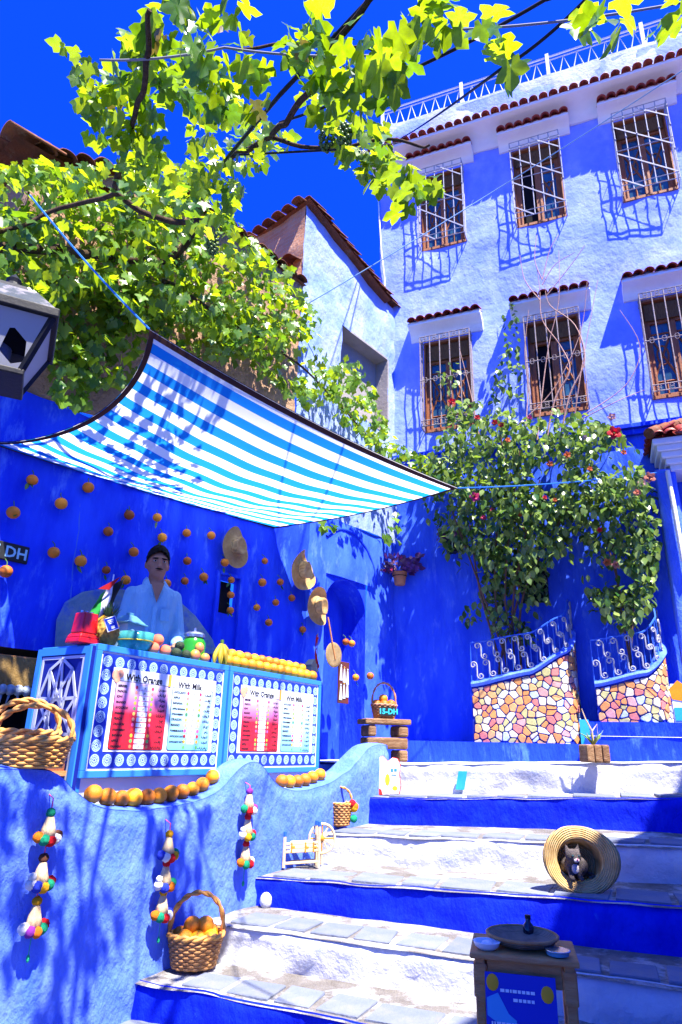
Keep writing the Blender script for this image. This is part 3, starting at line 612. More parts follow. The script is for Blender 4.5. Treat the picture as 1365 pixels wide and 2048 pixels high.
def board(s0, s1, z0, z1, nm):
    W_, H_ = s1-s0, z1-z0
    bd = sub('menu_board', ks, (s0, KD, z0))
    fw = .045
    b = MB()
    b.bx((0, 0, 0), (W_, .03, fw)); b.bx((0, 0, H_-fw), (W_, .03, H_)); b.bx((0, 0, fw), (fw, .03, H_-fw)); b.bx((W_-fw, 0, fw), (W_, .03, H_-fw)); b.build('frame', FRAMEB, bd, bev=.003)
    b = MB(); b.bx((fw, .012, fw), (W_-fw, .028, H_-fw)); b.build('white_border', PAPER, bd)
    e = fw+.016
    b = MB(); b.bx((e, .009, e), (W_-e, .013, H_-e)); b.build('blue_field', NAVY, bd)
    bw = .105; x0, x1, y0, y1 = e+bw, W_-e-bw*.72, e+bw, H_-e-bw*.8
    b = MB(); b.bx((x0, .006, y0), (x1, .010, y1)); b.build('white_panel', PAPER, bd)
    # rosettes
    nx, ny = 12, 8
    xs = [e+.045+(W_-2*e-.085)*i/(nx-1) for i in range(nx)]; ys = [e+.05+(H_-2*e-.1)*i/(ny-1) for i in range(ny)]
    for i, x in enumerate(xs):
        for j, y in enumerate(ys):
            if i in (0, nx-1) or j in (0, ny-1): put('rosette', ROS, bd, (x, .0075, y), scale=(min(1, (xs[1]-xs[0])/.095), 1, min(1, (xs[1]-xs[0])/.095)))
    iw = x1-x0; ih = y1-y0
    px0, px1, py0, py1 = x0+.035*iw, x0+.50*iw, y0+.03*ih, y0+.84*ih
    qx0, qx1 = x0+.545*iw, x0+.965*iw
    def rr(ax, az, bx_, bz, r=.018):
        o = []
        for cx, cz, a0 in ((bx_-r, bz-r, 0), (ax+r, bz-r, PI/2), (ax+r, az+r, PI), (bx_-r, az+r, 3*PI/2)):
            o += [(cx+r*math.cos(a0+k*PI/8), cz+r*math.sin(a0+k*PI/8)) for k in range(5)]
        return o
    for (ax, bx2, mt, nm_) in ((px0, px1, gradmat('menu_red_print', [(0, (.55, .01, .02)), (.52, (.55, .012, .03)), (.72, (.62, .18, .40)), (1, (.66, .55, .66))], py0, py1), 'orange_menu'), (qx0, qx1, gradmat('menu_aqua_print', [(0, (.16, .50, .72)), (.5, (.36, .62, .78)), (1, (.60, .72, .80))], py0, py1), 'milk_menu')):
        b = MB(); b.prism(rr(ax-.004, py0-.004, bx2+.004, py1+.004), .0035, .0062); b.build('outline', INK, bd)
        b = MB(); b.prism(rr(ax, py0, bx2, py1), .002, .0045); b.build(nm_, mt, bd)
    hz = .115*ih
    text('With Orange', hz, INK, bd, (px0+.16*(px1-px0), .0042, py1+.02*ih), bold=.0015); text('With Milk', hz, INK, bd, (qx0+.12*(qx1-qx0), .0042, py1+.005*ih), bold=.0015)
    L1 = ['BERRIES', 'PAPAYA', 'KIWI', 'MANGO', 'AVOCADO', 'PINEAPPLE', 'PEACH', 'DRAGON', 'STRAWBERRY', 'BANANA', 'APPLE', 'PANASHI']; P1 = ['X', '20', '25', '25', '20', '20', '20', 'X', 'X', '15', '15', '20']
    A1 = ['\u0627\u0644\u062a\u0648\u062a', '\u0628\u0627\u0628\u0627\u064a\u0627', '\u0643\u064a\u0648\u064a', '\u0645\u0627\u0646\u062c\u0627', '\u0627\u0641\u0648\u0643\u0627', '\u0627\u0646\u0627\u0646\u0627\u0633', '\u062e\u0648\u062e', '\u062f\u0631\u0627\u0643\u0648\u0646', '\u0641\u0631\u0627\u0648\u0644\u0629', '\u0645\u0648\u0632', '\u062a\u0641\u0627\u062d', '\u0628\u0627\u0646\u0627\u0634\u064a']
    L2 = ['AVOCADO', 'APPLE', 'BANANA', 'APPLE BANANA', 'STRAWBERRY', 'DRAGON', 'MANGO', 'POMEGRANATE', 'AVOCADO DATES', 'AVOCADO NUTS', '']; P2 = ['20', '15', '15', '20', 'X', 'X', '25', '25', '25', '25', '']
    A2 = [A1[4], A1[10], A1[9], A1[10], A1[8], A1[7], A1[3], '\u0631\u0645\u0627\u0646', A1[4], A1[4], A1[11]]
    fr = [(.5, .05, .12), (.6, .25, .2), (.25, .4, .1), (.7, .35, .05), (.06, .22, .08), (.7, .5, .1), (.75, .45, .3), (.7, .1, .3), (.65, .04, .04), (.75, .45, .04), (.12, .45, .1), (.45, .2, .08)]
    for (ax, bx2, LL, PP, AA) in ((px0, px1, L1, P1, A1), (qx0, qx1, L2, P2, A2)):
        n = len(LL); w = bx2-ax; step = (py1-py0)*.97/n; sz = step*.62
        bx_ = MB(); pic = {}
        for i in range(n):
            z = py1-.012-step*(i+.75); 
            text(LL[i], sz if len(LL[i]) < 9 else sz*.78, INK, bd, (ax+.03*w, .0012, z), bold=.0008) if LL[i] else None
            text(AA[i], sz*1.05, INK, bd, (bx2-.04*w, .0012, z), align='RIGHT', bold=.0006)
            cx = ax+.53*w
            if PP[i]:
                bx_.prism(rr(cx-.095*w, z-step*.2, cx+.095*w, z+step*.62, .006), .0006, .003); text(PP[i], sz*.9, INK, bd, (cx, -.0002, z), align='CENTER')
            for sg in (-1, 1): pic.setdefault(i % 12, []).append((cx+sg*.155*w, z+step*.22))
        o = bx_.build('price_boxes', PAPER, bd); o['kind'] = 'stuff'
        b = MB()
        for i, L_ in pic.items():
            for x, z in L_: b.ball((x, .0015, z), step*.36, 8, 5, mi=i, sc=(1, .06, 1.0))
        o = b.build('fruit_pictures', FRM, bd); o['kind'] = 'stuff'
    b = MB()
    for dx, dz, r in ((0, 0, .036), (.04, .012, .03), (.015, -.028, .028)): b.ball((px0-.015+dx, .002, py1+.07*ih+dz), r, 10, 6, sc=(1, .06, 1))
    o = b.build('grapefruit_picture', FRM[6], bd); b = MB(); b.bx((px1-.005, .0005, py1+.0*ih), (px1+.022, .004, py1+.16*ih)); b.build('glass_picture', FRM[3], bd)
    return bd
_fr = [(.5, .05, .12), (.6, .25, .2), (.25, .4, .1), (.7, .35, .05), (.06, .22, .08), (.7, .5, .1), (.75, .35, .2), (.7, .1, .3), (.65, .04, .04), (.75, .45, .04), (.12, .45, .1), (.45, .2, .08)]
FRM = [paint('fruit_print_%d' % i, c, .5) for i, c in enumerate(_fr)]
b = MB(); N = 16; R_ = .040
for rr0, rr1 in ((R_, R_*.84), (R_*.34, R_*.18)):
    vs = [(r*math.cos(2*PI*k/N), 0, r*math.sin(2*PI*k/N)) for r in (rr0, rr1) for k in range(N)]; b.add(vs, [(k, (k+1) % N, N+(k+1) % N, N+k) for k in range(N)])
for k in range(10):
    a = 2*PI*k/10; w0 = .10; r0, r1 = R_*.3, R_*.9
    b.add([(r0*math.cos(a-.12), -.0004, r0*math.sin(a-.12)), (r1*math.cos(a-w0), -.0004, r1*math.sin(a-w0)), (r1*math.cos(a+w0), -.0004, r1*math.sin(a+w0)), (r0*math.cos(a+.12), -.0004, r0*math.sin(a+.12))], [(0, 1, 2, 3)])
    b.add([(R_*.62*math.cos(a+.31-.16), -.0004, R_*.62*math.sin(a+.31-.16)), (R_*.84*math.cos(a+.31), -.0004, R_*.84*math.sin(a+.31)), (R_*.62*math.cos(a+.31+.16), -.0004, R_*.62*math.sin(a+.31+.16)), (R_*.5*math.cos(a+.31), -.0004, R_*.5*math.sin(a+.31))], [(0, 1, 2, 3)])
ROS = b.mesh('rosette', paint('rosette_pale', (.40, .60, .74), .5), fixn=False)
board(kL, kM-.012, kB, kT, 'a'); board(kM+.012, kR, kB, kT, 'b')
# left side panel with interlaced star
sp = sub('star_panel', ks, (kL, KD+.02, kB-.12)); SWd, SHt = KDEP-.03, kT-kB+.10
b = MB(); b.bx((-.03, .0, -.02), (0, SWd, SHt)); b.build('panel', NAVY2, sp)
b = MB()
for a, c in (((-.042, 0, -.02), (-.031, .05, SHt)), ((-.042, SWd-.05, -.02), (-.031, SWd, SHt)), ((-.042, .05, SHt-.05), (-.031, SWd-.05, SHt)), ((-.042, .05, -.02), (-.031, SWd-.05, .04))): b.bx(a, c)
b.build('frame', FRAMEB, sp)
b = MB(); i0 = .06
for a, c in (((-.036, i0, .05), (-.0305, i0+.02, SHt-i0)), ((-.036, SWd-i0-.02, .05), (-.0305, SWd-i0, SHt-i0)), ((-.036, i0+.02, SHt-i0-.02), (-.0305, SWd-i0-.02, SHt-i0)), ((-.036, i0+.02, .05), (-.0305, SWd-i0-.02, .07))): b.bx(a, c)
b.build('inner_border', SILV, sp)
cy, cz, ra, rb = SWd/2, SHt/2+.02, SWd*.36, SHt*.40
def P_(a, f): return (-.038, cy+ra*f*math.cos(a), cz+rb*f*math.sin(a))
def strap(a, c):
    a, c = Vector(a), Vector(c); d = c-a; L_ = d.length; an = math.atan2(d.z, d.y)
    b = MB(); b.box((a+c)/2, (.006, L_, .022), Matrix.Rotation(an, 3, 'X')); b.build('strap', SILV, sp)
for k in range(10):
    a = 2*PI*k/10+PI/10
    strap(P_(a, 1.0), P_(a+2*PI/10, 1.0)); strap(P_(a, 1.0), P_(a+PI*.62, .36)); strap(P_(a, 1.0), P_(a-PI*.62, .36))
flush_text()
# ================================================================== FRUIT
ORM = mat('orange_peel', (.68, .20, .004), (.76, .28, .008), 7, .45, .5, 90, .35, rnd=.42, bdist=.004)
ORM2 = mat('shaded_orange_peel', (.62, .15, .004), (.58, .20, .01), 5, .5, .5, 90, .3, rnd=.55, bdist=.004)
STEM = paint('green_stem', (.05, .12, .02), .7)
LEAFO = leafmat('orange_leaf', (.02, .09, .015), (.05, .15, .02), (.1, .3, .02), .25)
def orange_mesh():
    b = MB(); b.ball((0, 0, 0), 1, 16, 10, sc=(1, 1, .95)); return b.mesh('orange', ORM, smooth=True)
OME = orange_mesh()
b = MB(); b.ball((0, 0, 0), 1, 16, 10, sc=(1, 1, .95)); OME2 = b.mesh('orange', ORM2, smooth=True)
def leaf_shape(n=5, w=.38):
    vs = [(0, 0, 0)]; L_ = []; R__ = []
    for i in range(1, n): t = i/n; ww = w*math.sin(PI*t**.8)*.5; vs += [(-ww, t, .05*math.sin(PI*t)), (0, t, .0), (ww, t, .05*math.sin(PI*t))]
    vs.append((0, 1, -.06)); fs = [(0, 2, 1), (0, 3, 2)]
    for i in range(n-2):
        a = 1+3*i; fs += [(a, a+1, a+4, a+3), (a+1, a+2, a+5, a+4)]
    a = 1+3*(n-2); e = len(vs)-1; fs += [(a, a+1, e), (a+1, a+2, e)]
    return vs, fs
_lv, _lf = leaf_shape()
b = MB(); b.add(_lv, _lf); OLEAF = b.mesh('leaf', LEAFO, smooth=True, fixn=False)
def orange(loc, r, label, group, me=None, stem=False, leaves=0, cat='orange', nm='orange'):
    if not (stem or leaves):
        o = put(nm, me or OME, None, loc, rot=(random.uniform(-.5, .5), random.uniform(-.5, .5), random.uniform(0, 6)), scale=r); return tag(o, label, cat, group)
    t = thing(nm, label, cat, loc, LW.a, group)
    put('peel', me or OME, t, rot=(random.uniform(-.3, .3), random.uniform(-.3, .3), 0), scale=r)
    b = MB(); b.tube([(0, 0, r*.8), (random.uniform(-.012, .012), r*.3, r*1.5), (random.uniform(-.02, .02), r*.95, r*2.1)], .0045, 5); b.build('stem', STEM, t)
    for i in range(leaves):
        put('leaf', OLEAF, t, (random.uniform(-.03, .03), 0, r*random.uniform(-1.2, 1.3)), rot=(random.uniform(1.2, 2.0)+PI*.9, random.uniform(-.6, .6), random.uniform(-1.2, 1.2)), scale=r*random.uniform(1.5, 2.0))
    return t
WO = [(65, 960, 12), (123, 1007, 13), (177, 975, 12), (27, 1025, 14), (108, 1105, 12.5), (12, 1143, 14), (162, 1122, 12.5), (259, 1030, 11), (315, 1035, 9.5), (217, 1063, 10.5), (325, 1075, 10), (374, 1066, 9), (268, 1104, 10.5), (375, 1122, 9), (423, 1071, 9), (450, 1125, 9), (213, 1140, 9), (252, 1160, 10.5), (334, 1167, 9.5), (370, 1162, 8.5), (408, 1154, 9.5), (463, 1160, 7.5), (462, 1190, 8), (461, 1221, 8), (525, 1165, 9), (561, 1164, 7.5), (552, 1205, 7.5), (514, 1215, 7.5), (584, 1196, 7.5), (538, 1245, 8), (606, 1259, 7.5), (530, 1122, 7), (692, 1284, 7.5), (704, 1287, 7.5), (712, 1355, 7.5), (741, 1352, 8)]
WO.sort()
for i, (x, y, pr) in enumerate(WO):
    d = -.09; p = LW.pxw(x, y, d); dep = (p-CAMP).dot(_F); r = min(.062, pr/FPX*dep*.95)
    d = -(r+.03); p = LW.pxw(x, y, d)
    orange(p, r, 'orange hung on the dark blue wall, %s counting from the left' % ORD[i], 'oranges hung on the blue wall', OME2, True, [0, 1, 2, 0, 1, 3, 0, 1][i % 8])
# rows of oranges on the counter
n1 = 13
sa, sb_ = kM+.06, kR-.05; r1 = (sb_-sa)/(n1-1)/2*1.0
for i in range(n1): orange(PAR.w(sa+(sb_-sa)*i/(n1-1), KD+.09, kT+r1*.93), r1*.985, 'orange in the front row on the juice counter, %s from the left' % ORD[i], 'oranges in rows on the juice counter')
for i in range(n1-1): orange(PAR.w(sa+(sb_-sa)*(i+.5)/(n1-1), KD+.09+r1*1.9, kT+r1*2.31), r1*.97, 'orange in the upper back row on the juice counter, %s from the left' % ORD[i], 'oranges in rows on the juice counter')
b = MB(); b.bx((sa-.02, KD+.09+r1*1.02, kT-.001), (sb_+.02, KD+.09+r1*3, kT+r1*1.36)); b.build('fruit_ledge', FRAMEB, ks)
lo1 = [(188, 1605), (217, 1607), (245, 1607), (270, 1605), (297, 1605), (321, 1600), (344, 1597), (367, 1594), (388, 1590), (407, 1584), (427, 1574)]
for q, (lst, nm) in enumerate(((lo1, 'left'), ([(567, 1566), (582, 1568), (598, 1568), (613, 1566), (628, 1562), (643, 1556)], 'right'))):
    for i, (x, y) in enumerate(lst):
        s = PAR.px(x, y, .11)[0]; s2 = PAR.px(*(lst[i+1] if i+1 < len(lst) else lst[i-1]), .11)[0]; r = min(.062, abs(s2-s)/2*1.02)
        if q == 1: r = .058
        orange(PAR.w(s, .125, ptops(s)+.012+r*.97), r, 'orange lying in the %s dip of the wavy blue wall, %s from the left' % (nm, ORD[i]), 'oranges lying on the wavy wall', OME)
# fruit and vessels along the counter
def top(x, y, d): return PAR.px(x, y, d)[0]
PEACH = mat('peach_skin', (.60, .07, .06), (.68, .20, .10), 4, .8, .1, 60, .1, rnd=.15)
MANGO = mat('mango_skin', (.25, .38, .03), (.62, .12, .07), 3, .4, 0, spec=.4, rnd=.1)
AVO = mat('avocado_skin', (.012, .03, .012), (.025, .04, .015), 20, .6, .6, 60, .3)
KIWI = mat('kiwi_skin', (.16, .10, .03), (.22, .14, .04), 20, .9, .4, 90, .1)
def fruit(nm, x, y, d, r, mt, label, sc=(1, 1, 1), lift=0.0, rot=None):
    s = top(x, y, d); b = MB(); b.ball((0, 0, 0), r, 14, 10, sc=sc, rot=rot); o = b.build(nm, mt, None, smooth=True, loc=PAR.w(s, d, kT+r*sc[2]*.98+lift)); o.rotation_euler = (0, 0, PAR.a); return tag(o, label, nm)
fruit('peach', 307, 1297, KD+.09, .048, PEACH, 'pink peach at the lower left of the three stacked on the counter')
fruit('peach', 331, 1300, KD+.09, .046, PEACH, 'pink peach at the lower right of the three stacked on the counter')
fruit('peach', 316, 1281, KD+.115, .048, PEACH, 'top pink peach resting on the other two peaches', lift=.072)
fruit('avocado', 353, 1302, KD+.10, .045, AVO, 'dark avocado next to the peaches on the counter', (1, 1, .95))
fruit('avocado', 373, 1303, KD+.10, .042, AVO, 'dark avocado beside the green mango on the counter')
fruit('avocado', 360, 1288, KD+.13, .04, AVO, 'dark avocado lying on top of the two others', lift=.07)
fruit('mango', 391, 1305, KD+.09, .045, MANGO, 'yellow-green mango at the front left of the three', (1, 1, 1.1))
fruit('mango', 411, 1308, KD+.09, .042, MANGO, 'reddish mango at the right of the three near the bananas')
fruit('mango', 400, 1286, KD+.12, .042, MANGO, 'red and green mango standing on the other two', (.95, .95, 1.15), lift=.075)
# bowl of kiwis
sB = top(272, 1290, KD+.16)
bw = thing('glass_bowl', 'turquoise glass bowl of kiwis on the juice counter', 'bowl', PAR.w(sB, KD+.17, kT), PAR.a)
AQ = glassmat('aqua_glass', (.10, .55, .52), .1, .45)
b = MB(); b.lathe([(.05, .004), (.10, .02), (.135, .08), (.14, .15), (.134, .15), (.128, .08), (.094, .028), (.0, .014)], 24); b.build('bowl', AQ, bw, smooth=True)
b = MB(); b.tube([(.137*math.cos(2*PI*k/24), .137*math.sin(2*PI*k/24), .085) for k in range(24)], .006, 5, closed=True); b.build('gold_band', mat('gold_band', (.5, .36, .03), None, rough=.3, metal=.6), bw, smooth=True)
for i, (x, y, z) in enumerate(((-.06, -.05, .05), (.01, -.075, .05), (.075, -.03, .05), (-.02, .03, .05), (.05, .05, .05), (0, -.01, .1))):
    b = MB(); b.ball((0, 0, 0), .036, 12, 8, sc=(1.15, .9, .9)); o = b.build('kiwi', KIWI, None, smooth=True); o.location = PAR.w(sB+x, KD+.17+y, kT+z); o.rotation_euler = (0, 0, i*1.3)
    tag(o, 'brown kiwi in the turquoise bowl, %s from the left' % ORD[i], 'kiwi', 'kiwis in the glass bowl')
# pineapple
sP = top(213, 1270, KD+.13); pz = PAR.px(213, 1232, KD+.13)[1]-kT
pn = thing('pineapple', 'whole ripe pineapple standing on the corner of the counter', 'pineapple', PAR.w(sP, KD+.13, kT), PAR.a)
PSK = mat('pineapple_skin', (.46, .27, .05), (.24, .14, .03), 30, .7, .5, 40, .2); PLF = leafmat('pineapple_leaf', (.05, .12, .04), (.09, .17, .06), (.1, .2, .03), .15)
b = MB(); ph = pz*.98; pr = .085
def pinep(u, v):
    th = 2*PI*u; r = pr*math.sin(PI*(.08+.88*v))**.45; q = .5+.5*math.cos(th*12+v*22)*1; q2 = .5+.5*math.cos(th*12-v*22); k = (q*q2)
    return (r*math.cos(th)*(1+.10*k), r*math.sin(th)*(1+.10*k), ph*v)
b.grid(pinep, 96, 48); b.build('fruit', PSK, pn, smooth=True, fixn=False)
b = MB()
for i in range(34):
    a = i*2.4; t = i/34; ln = .06+.08*t; sp_ = (1-t)*.06+.008
    b.add([(sp_*.3*math.cos(a)-.008*math.sin(a), sp_*.3*math.sin(a)+.008*math.cos(a), ph-.005), (sp_*.3*math.cos(a)+.008*math.sin(a), sp_*.3*math.sin(a)-.008*math.cos(a), ph-.005), (sp_*.9*math.cos(a), sp_*.9*math.sin(a), ph+ln*.6), (sp_*1.5*math.cos(a), sp_*1.5*math.sin(a), ph+ln)], [(0, 1, 2), (0, 2, 3), (1, 3, 2)])
b.build('crown', PLF, pn, fixn=False)
# small blue sign on the pineapple
sg = thing('blue_sign_card', 'small tilted blue card with white border leaning on the pineapple', 'sign', PAR.w(sP-.035, KD+.015, kT+.11), 0, rot=Euler((-.15, -.42, PAR.a), 'XYZ')); sg.scale = (.82,)*3
b = MB(); b.bx((-.062, 0, 0), (.062, .006, .12)); b.build('card', PAPER, sg); b = MB(); b.bx((-.056, -.002, .006), (.056, .001, .114)); b.build('blue_print', NAVY, sg)
b = MB()
for i in range(3): b.bx((-.035+.005*i, -.004, .09-.014*i), (.035-.006*i, -.0015, .096-.014*i))
b.bx((-.018, -.004, .015), (.022, -.0015, .04)); b.build('white_print', PAPER, sg)
# red, yellow and green juice dispensers
def dispenser(x, d, mt, nm, label, w, h, square=True, lid=True, base=None):
    s = top(x, 1290, d); t = thing('juice_dispenser', label, 'dispenser', PAR.w(s, d, kT), PAR.a)
    if square:
        b = MB(); b.box((0, 0, .02), (w*1.35, w*1.2, .04), taper=.95); b.box((0, 0, .055), (w*1.3, w*1.15, .03), taper=.82); b.build('base', mt, t, bev=.008)
        b = MB(); b.box((0, 0, .07+h/2), (w*1.02, w*.95, h), taper=.86); b.build('tank', mt, t, bev=.01)
    else:
        b = MB(); b.lathe([(w*.42, 0), (w*.5, .01), (w*.52, h*.8), (w*.44, h*.92), (w*.4, h)], 20); b.build('jar', mt, t, smooth=True, angle=50)
    if lid:
        b = MB(); z = h if not square else h+.07; b.lathe([(w*.46, z), (w*.47, z+.025), (w*.36, z+.045), (w*.1, z+.055), (.012, z+.06), (.012, z+.085), (0.0, z+.09)], 20); b.build('lid', STEEL, t, smooth=True, angle=50)
    return t
STEEL = mat('steel', (.5, .55, .58), None, rough=.25, metal=.9); REDP = mat('red_plastic', (.50, .008, .008), None, rough=.25, spec=.5); YELP = mat('yellow_juice', (.62, .30, .006), None, rough=.25, spec=.5); GRNP = mat('green_juice', (.02, .22, .015), None, rough=.2, spec=.5)
rd = dispenser(165, KD+.16, REDP, 'r', 'red plastic juice dispenser at the left corner of the counter', .135, .15, lid=False)
b = MB()
for x in (-.04, 0, .04): b.lathe([(.012, .215), (.012, .235), (0, .24)], 8, (x, 0, 0))
b.build('knob', STEEL, rd)
dispenser(198, KD+.42, YELP, 'y', 'yellow ribbed juice jar behind the pineapple', .15, .36, square=False)
dispenser(388, KD+.30, GRNP, 'g', 'green juice jar with a steel lid right of the man', .2, .235, square=False)
# aqua metal lantern box
sL = top(258, 1290, KD+.33)
lb = thing('glass_lantern_box', 'pale blue glass box with a pointed lid in front of the man', 'box', PAR.w(sL, KD+.36, kT), PAR.a+.15)
AQ2 = glassmat('pale_aqua_glass', (.35, .62, .78), .15, .6)
b = MB(); b.box((0, 0, .12), (.20, .16, .24)); b.build('glass_body', AQ2, lb)
b = MB(); b.box((0, 0, .245), (.24, .20, .014)); b.box((0, 0, .285), (.22, .18, .065), taper=.35); b.box((0, 0, .327), (.05, .04, .02)); b.build('lid', mat('aqua_metal', (.10, .30, .40), None, rough=.3, metal=.4), lb, bev=.004)
b = MB(); b.prism([(-.03, .13), (0, .09), (.03, .13), (.022, .155), (0, .14), (-.022, .155)], -.085, -.081); b.build('heart', DARK, lb)
# bananas
sN = top(444, 1300, KD+.12); bn = thing('banana_bunch', 'bunch of small yellow-green bananas at the end of the counter board', 'bananas', PAR.w(sN, KD+.14, kT), PAR.a)
BAN = mat('banana_skin', (.45, .30, .02), (.34, .32, .03), 8, .55, .1, 30, .25, rnd=.15, c3=(.10, .06, .01), s3=20, lo3=.66, hi3=.75)
for i in range(9):
    a = -1.3+2.6*i/8; b = MB(); pts = []
    for k in range(7): t = k/6; pts.append((math.sin(a)*(.02+.10*math.sin(t*1.75)), -.03-.05*math.cos(a)*math.sin(t*1.6)+.02*(i % 2), .19-.175*t))
    b.tube(pts, [.008, .014, .019, .021, .020, .015, .006], 7); b.build('banana', BAN, bn, smooth=True, angle=60)
b = MB(); b.tube([(0, -.02, .18), (0, -.015, .23)], .016, 7); b.build('stalk', STEM, bn)
# plastic bag, straw, tissue
bg_ = thing('paper_napkin', 'white paper napkin sticking up behind the orange rows', 'napkin', PAR.w(top(490, 1290, KD+.3), KD+.32, kT), PAR.a)
b = MB(); b.grid(lambda u, v: (-.06+.12*u+.02*v, .02*math.sin(u*5), .2*v*(.75+.25*u)), 6, 5); b.build('sheet', PAPER, bg_, fixn=False, smooth=True); b = MB(); b.box((0, .02, .03), (.12, .05, .06)); b.build('holder', FRAMEB, bg_)
stw = thing('drinking_straw', 'red and white straw leaning behind the bananas', 'straw', PAR.w(top(468, 1290, KD+.25), KD+.3, kT), PAR.a)
b = MB(); b.tube([(0, 0, 0), (.03, 0, .16), (.06, 0, .185)], .005, 6); b.build('tube', REDP, stw); b = MB(); b.lathe([(.025, 0), (.03, .09), (.027, .09), (.022, .005), (0, .004)], 12); b.build('cup', PAPER, stw, smooth=True, angle=50)
# miniature house + red flag
mh = thing('toy_house', 'tiny wooden house on a stick at the right end of the counter', 'ornament', PAR.w(top(632, 1330, KD+.25), KD+.3, kT), PAR.a)
b = MB(); b.tube([(0, 0, 0), (0, 0, .16)], .006, 6); b.build('stick', WOOD2, mh); b = MB(); b.bx((-.07, -.04, .14), (.07, .04, .20)); b.prism([(-.09, .20), (.09, .20), (0, .27)], -.05, .05); b.build('house', mat('driftwood', (.2, .24, .2), (.3, .3, .24), 9, .8), mh)
rf = thing('red_flag', 'small red flag on a thin stick at the right end of the counter', 'flag', PAR.w(top(637, 1330, KD+.2), KD+.22, kT), PAR.a)
REDF = leafmat('red_cloth', (.55, .008, .008), (.55, .01, .01), (.6, .02, .02), .4, gloss=.8)
b = MB(); b.tube([(0, 0, 0), (-.0, 0, .55)], .004, 6); b.build('stick', IRONW, rf)
b = MB(); b.grid(lambda u, v: ((-.0+(-.10+.19*v if False else -.09*math.sin(PI*v)))*u+.045*u*v, .02*math.sin(4*u+3*v), .54-.34*v-.04*u), 8, 10); b.build('cloth', REDF, rf, smooth=True, fixn=False)
b = MB(); st_ = [(-.03+.018*math.cos(PI/2+2*PI*k*2/5), .37+.018*math.sin(PI/2+2*PI*k*2/5)) for k in range(5)]; b.tube([(x, -.012, z) for x, z in st_], .0025, 4, closed=True); b.build('star', paint('dark_green_print', (.01, .1, .02)), rf)
# tricolour flag with a red wedge stuck in the pineapple
pf_ = thing('striped_flag', 'black, white and green striped flag with a red wedge above the pineapple', 'flag', PAR.w(sP, KD+.16, kT+ph), PAR.a)
b = MB(); b.tube([(0, 0, -.1), (.015, 0, .33)], .005, 6); b.build('stick', PAPER, pf_)
b = MB()
cl = []
for mi, (a, c) in enumerate(((0, .36), (.36, .66), (.66, 1))):
    def ff(u, v, a=a, c=c):
        q = a+(c-a)*u; return (.075-.20*q-.0*v+.05*(1-v)*(q-1)*-1*.0+ .10*(.5-v)*-.6, .018*math.sin(5*v+6*q), .05+.27*v*(1-.18*q)-.12*q+.10*(1-v)*0)
    b.grid(ff, 4, 8, mi)
mats_ = [paint('black_cloth', (.01, .01, .012), .9), leafmat('white_cloth', (.7, .7, .72), (.7, .7, .72), (.5, .5, .5), .3, gloss=.9), leafmat('green_cloth', (.01, .30, .04), (.01, .3, .04), (.02, .3, .03), .3, gloss=.9)]
b.build('cloth', mats_, pf_, smooth=True, fixn=False)
b = MB(); b.add([(.055, -.03, .32), (-.135, -.035, .185), (-.03, -.03, .20), (-.02, -.03, .23)], [(0, 1, 2), (0, 2, 3)]); b.build('wedge', REDF, pf_, fixn=False)
# ================================================================== AWNING
A_ = athd(-25, 884, 5.9); B_ = athd(299, 658, 4.5); C_ = athd(916, 976, 7.4); D_ = athd(548, 1056, 7.75)
def bez(p, q, r, t): return p*(1-t)**2 + q*2*t*(1-t) + r*t*t
def cubic(a, b, c, d, t): return a*(1-t)**3+b*3*t*(1-t)**2+c*3*t*t*(1-t)+d*t**3
eAB = lambda t: cubic(A_, athd(120, 895, 5.35), athd(285, 815, 4.75), B_, t)
eDC = lambda t: bez(D_, athd(740, 1030, 7.6), C_, t)
eAD = lambda t: bez(A_, athd(250, 975, 6.5), D_, t)
eBC = lambda t: bez(B_, athd(640, 868, 5.75), C_, t)
def coons(u, v):
    lc = eAD(u)*(1-v)+eBC(u)*v; ld = eAB(v)*(1-u)+eDC(v)*u
    bl = A_*(1-u)*(1-v)+D_*u*(1-v)+B_*(1-u)*v+C_*u*v
    p = lc+ld-bl; p = p + Vector((0, 0, -.16*math.sin(PI*u)*math.sin(PI*v) + .012*math.sin(u*34+v*5)*math.sin(PI*v)*(1-v)))
    return p
aw = thing('awning', 'sagging blue and white striped sun awning stretched over the juice stand', 'awning', (A_+C_)/2)
ao = (A_+C_)/2
NU_, NV_ = 60, 40
b = MB(); b.grid(lambda u, v: coons(u, v)-ao, NU_, NV_); b.uv = [(i/NU_, j/NV_) for j in range(NV_+1) for i in range(NU_+1)]
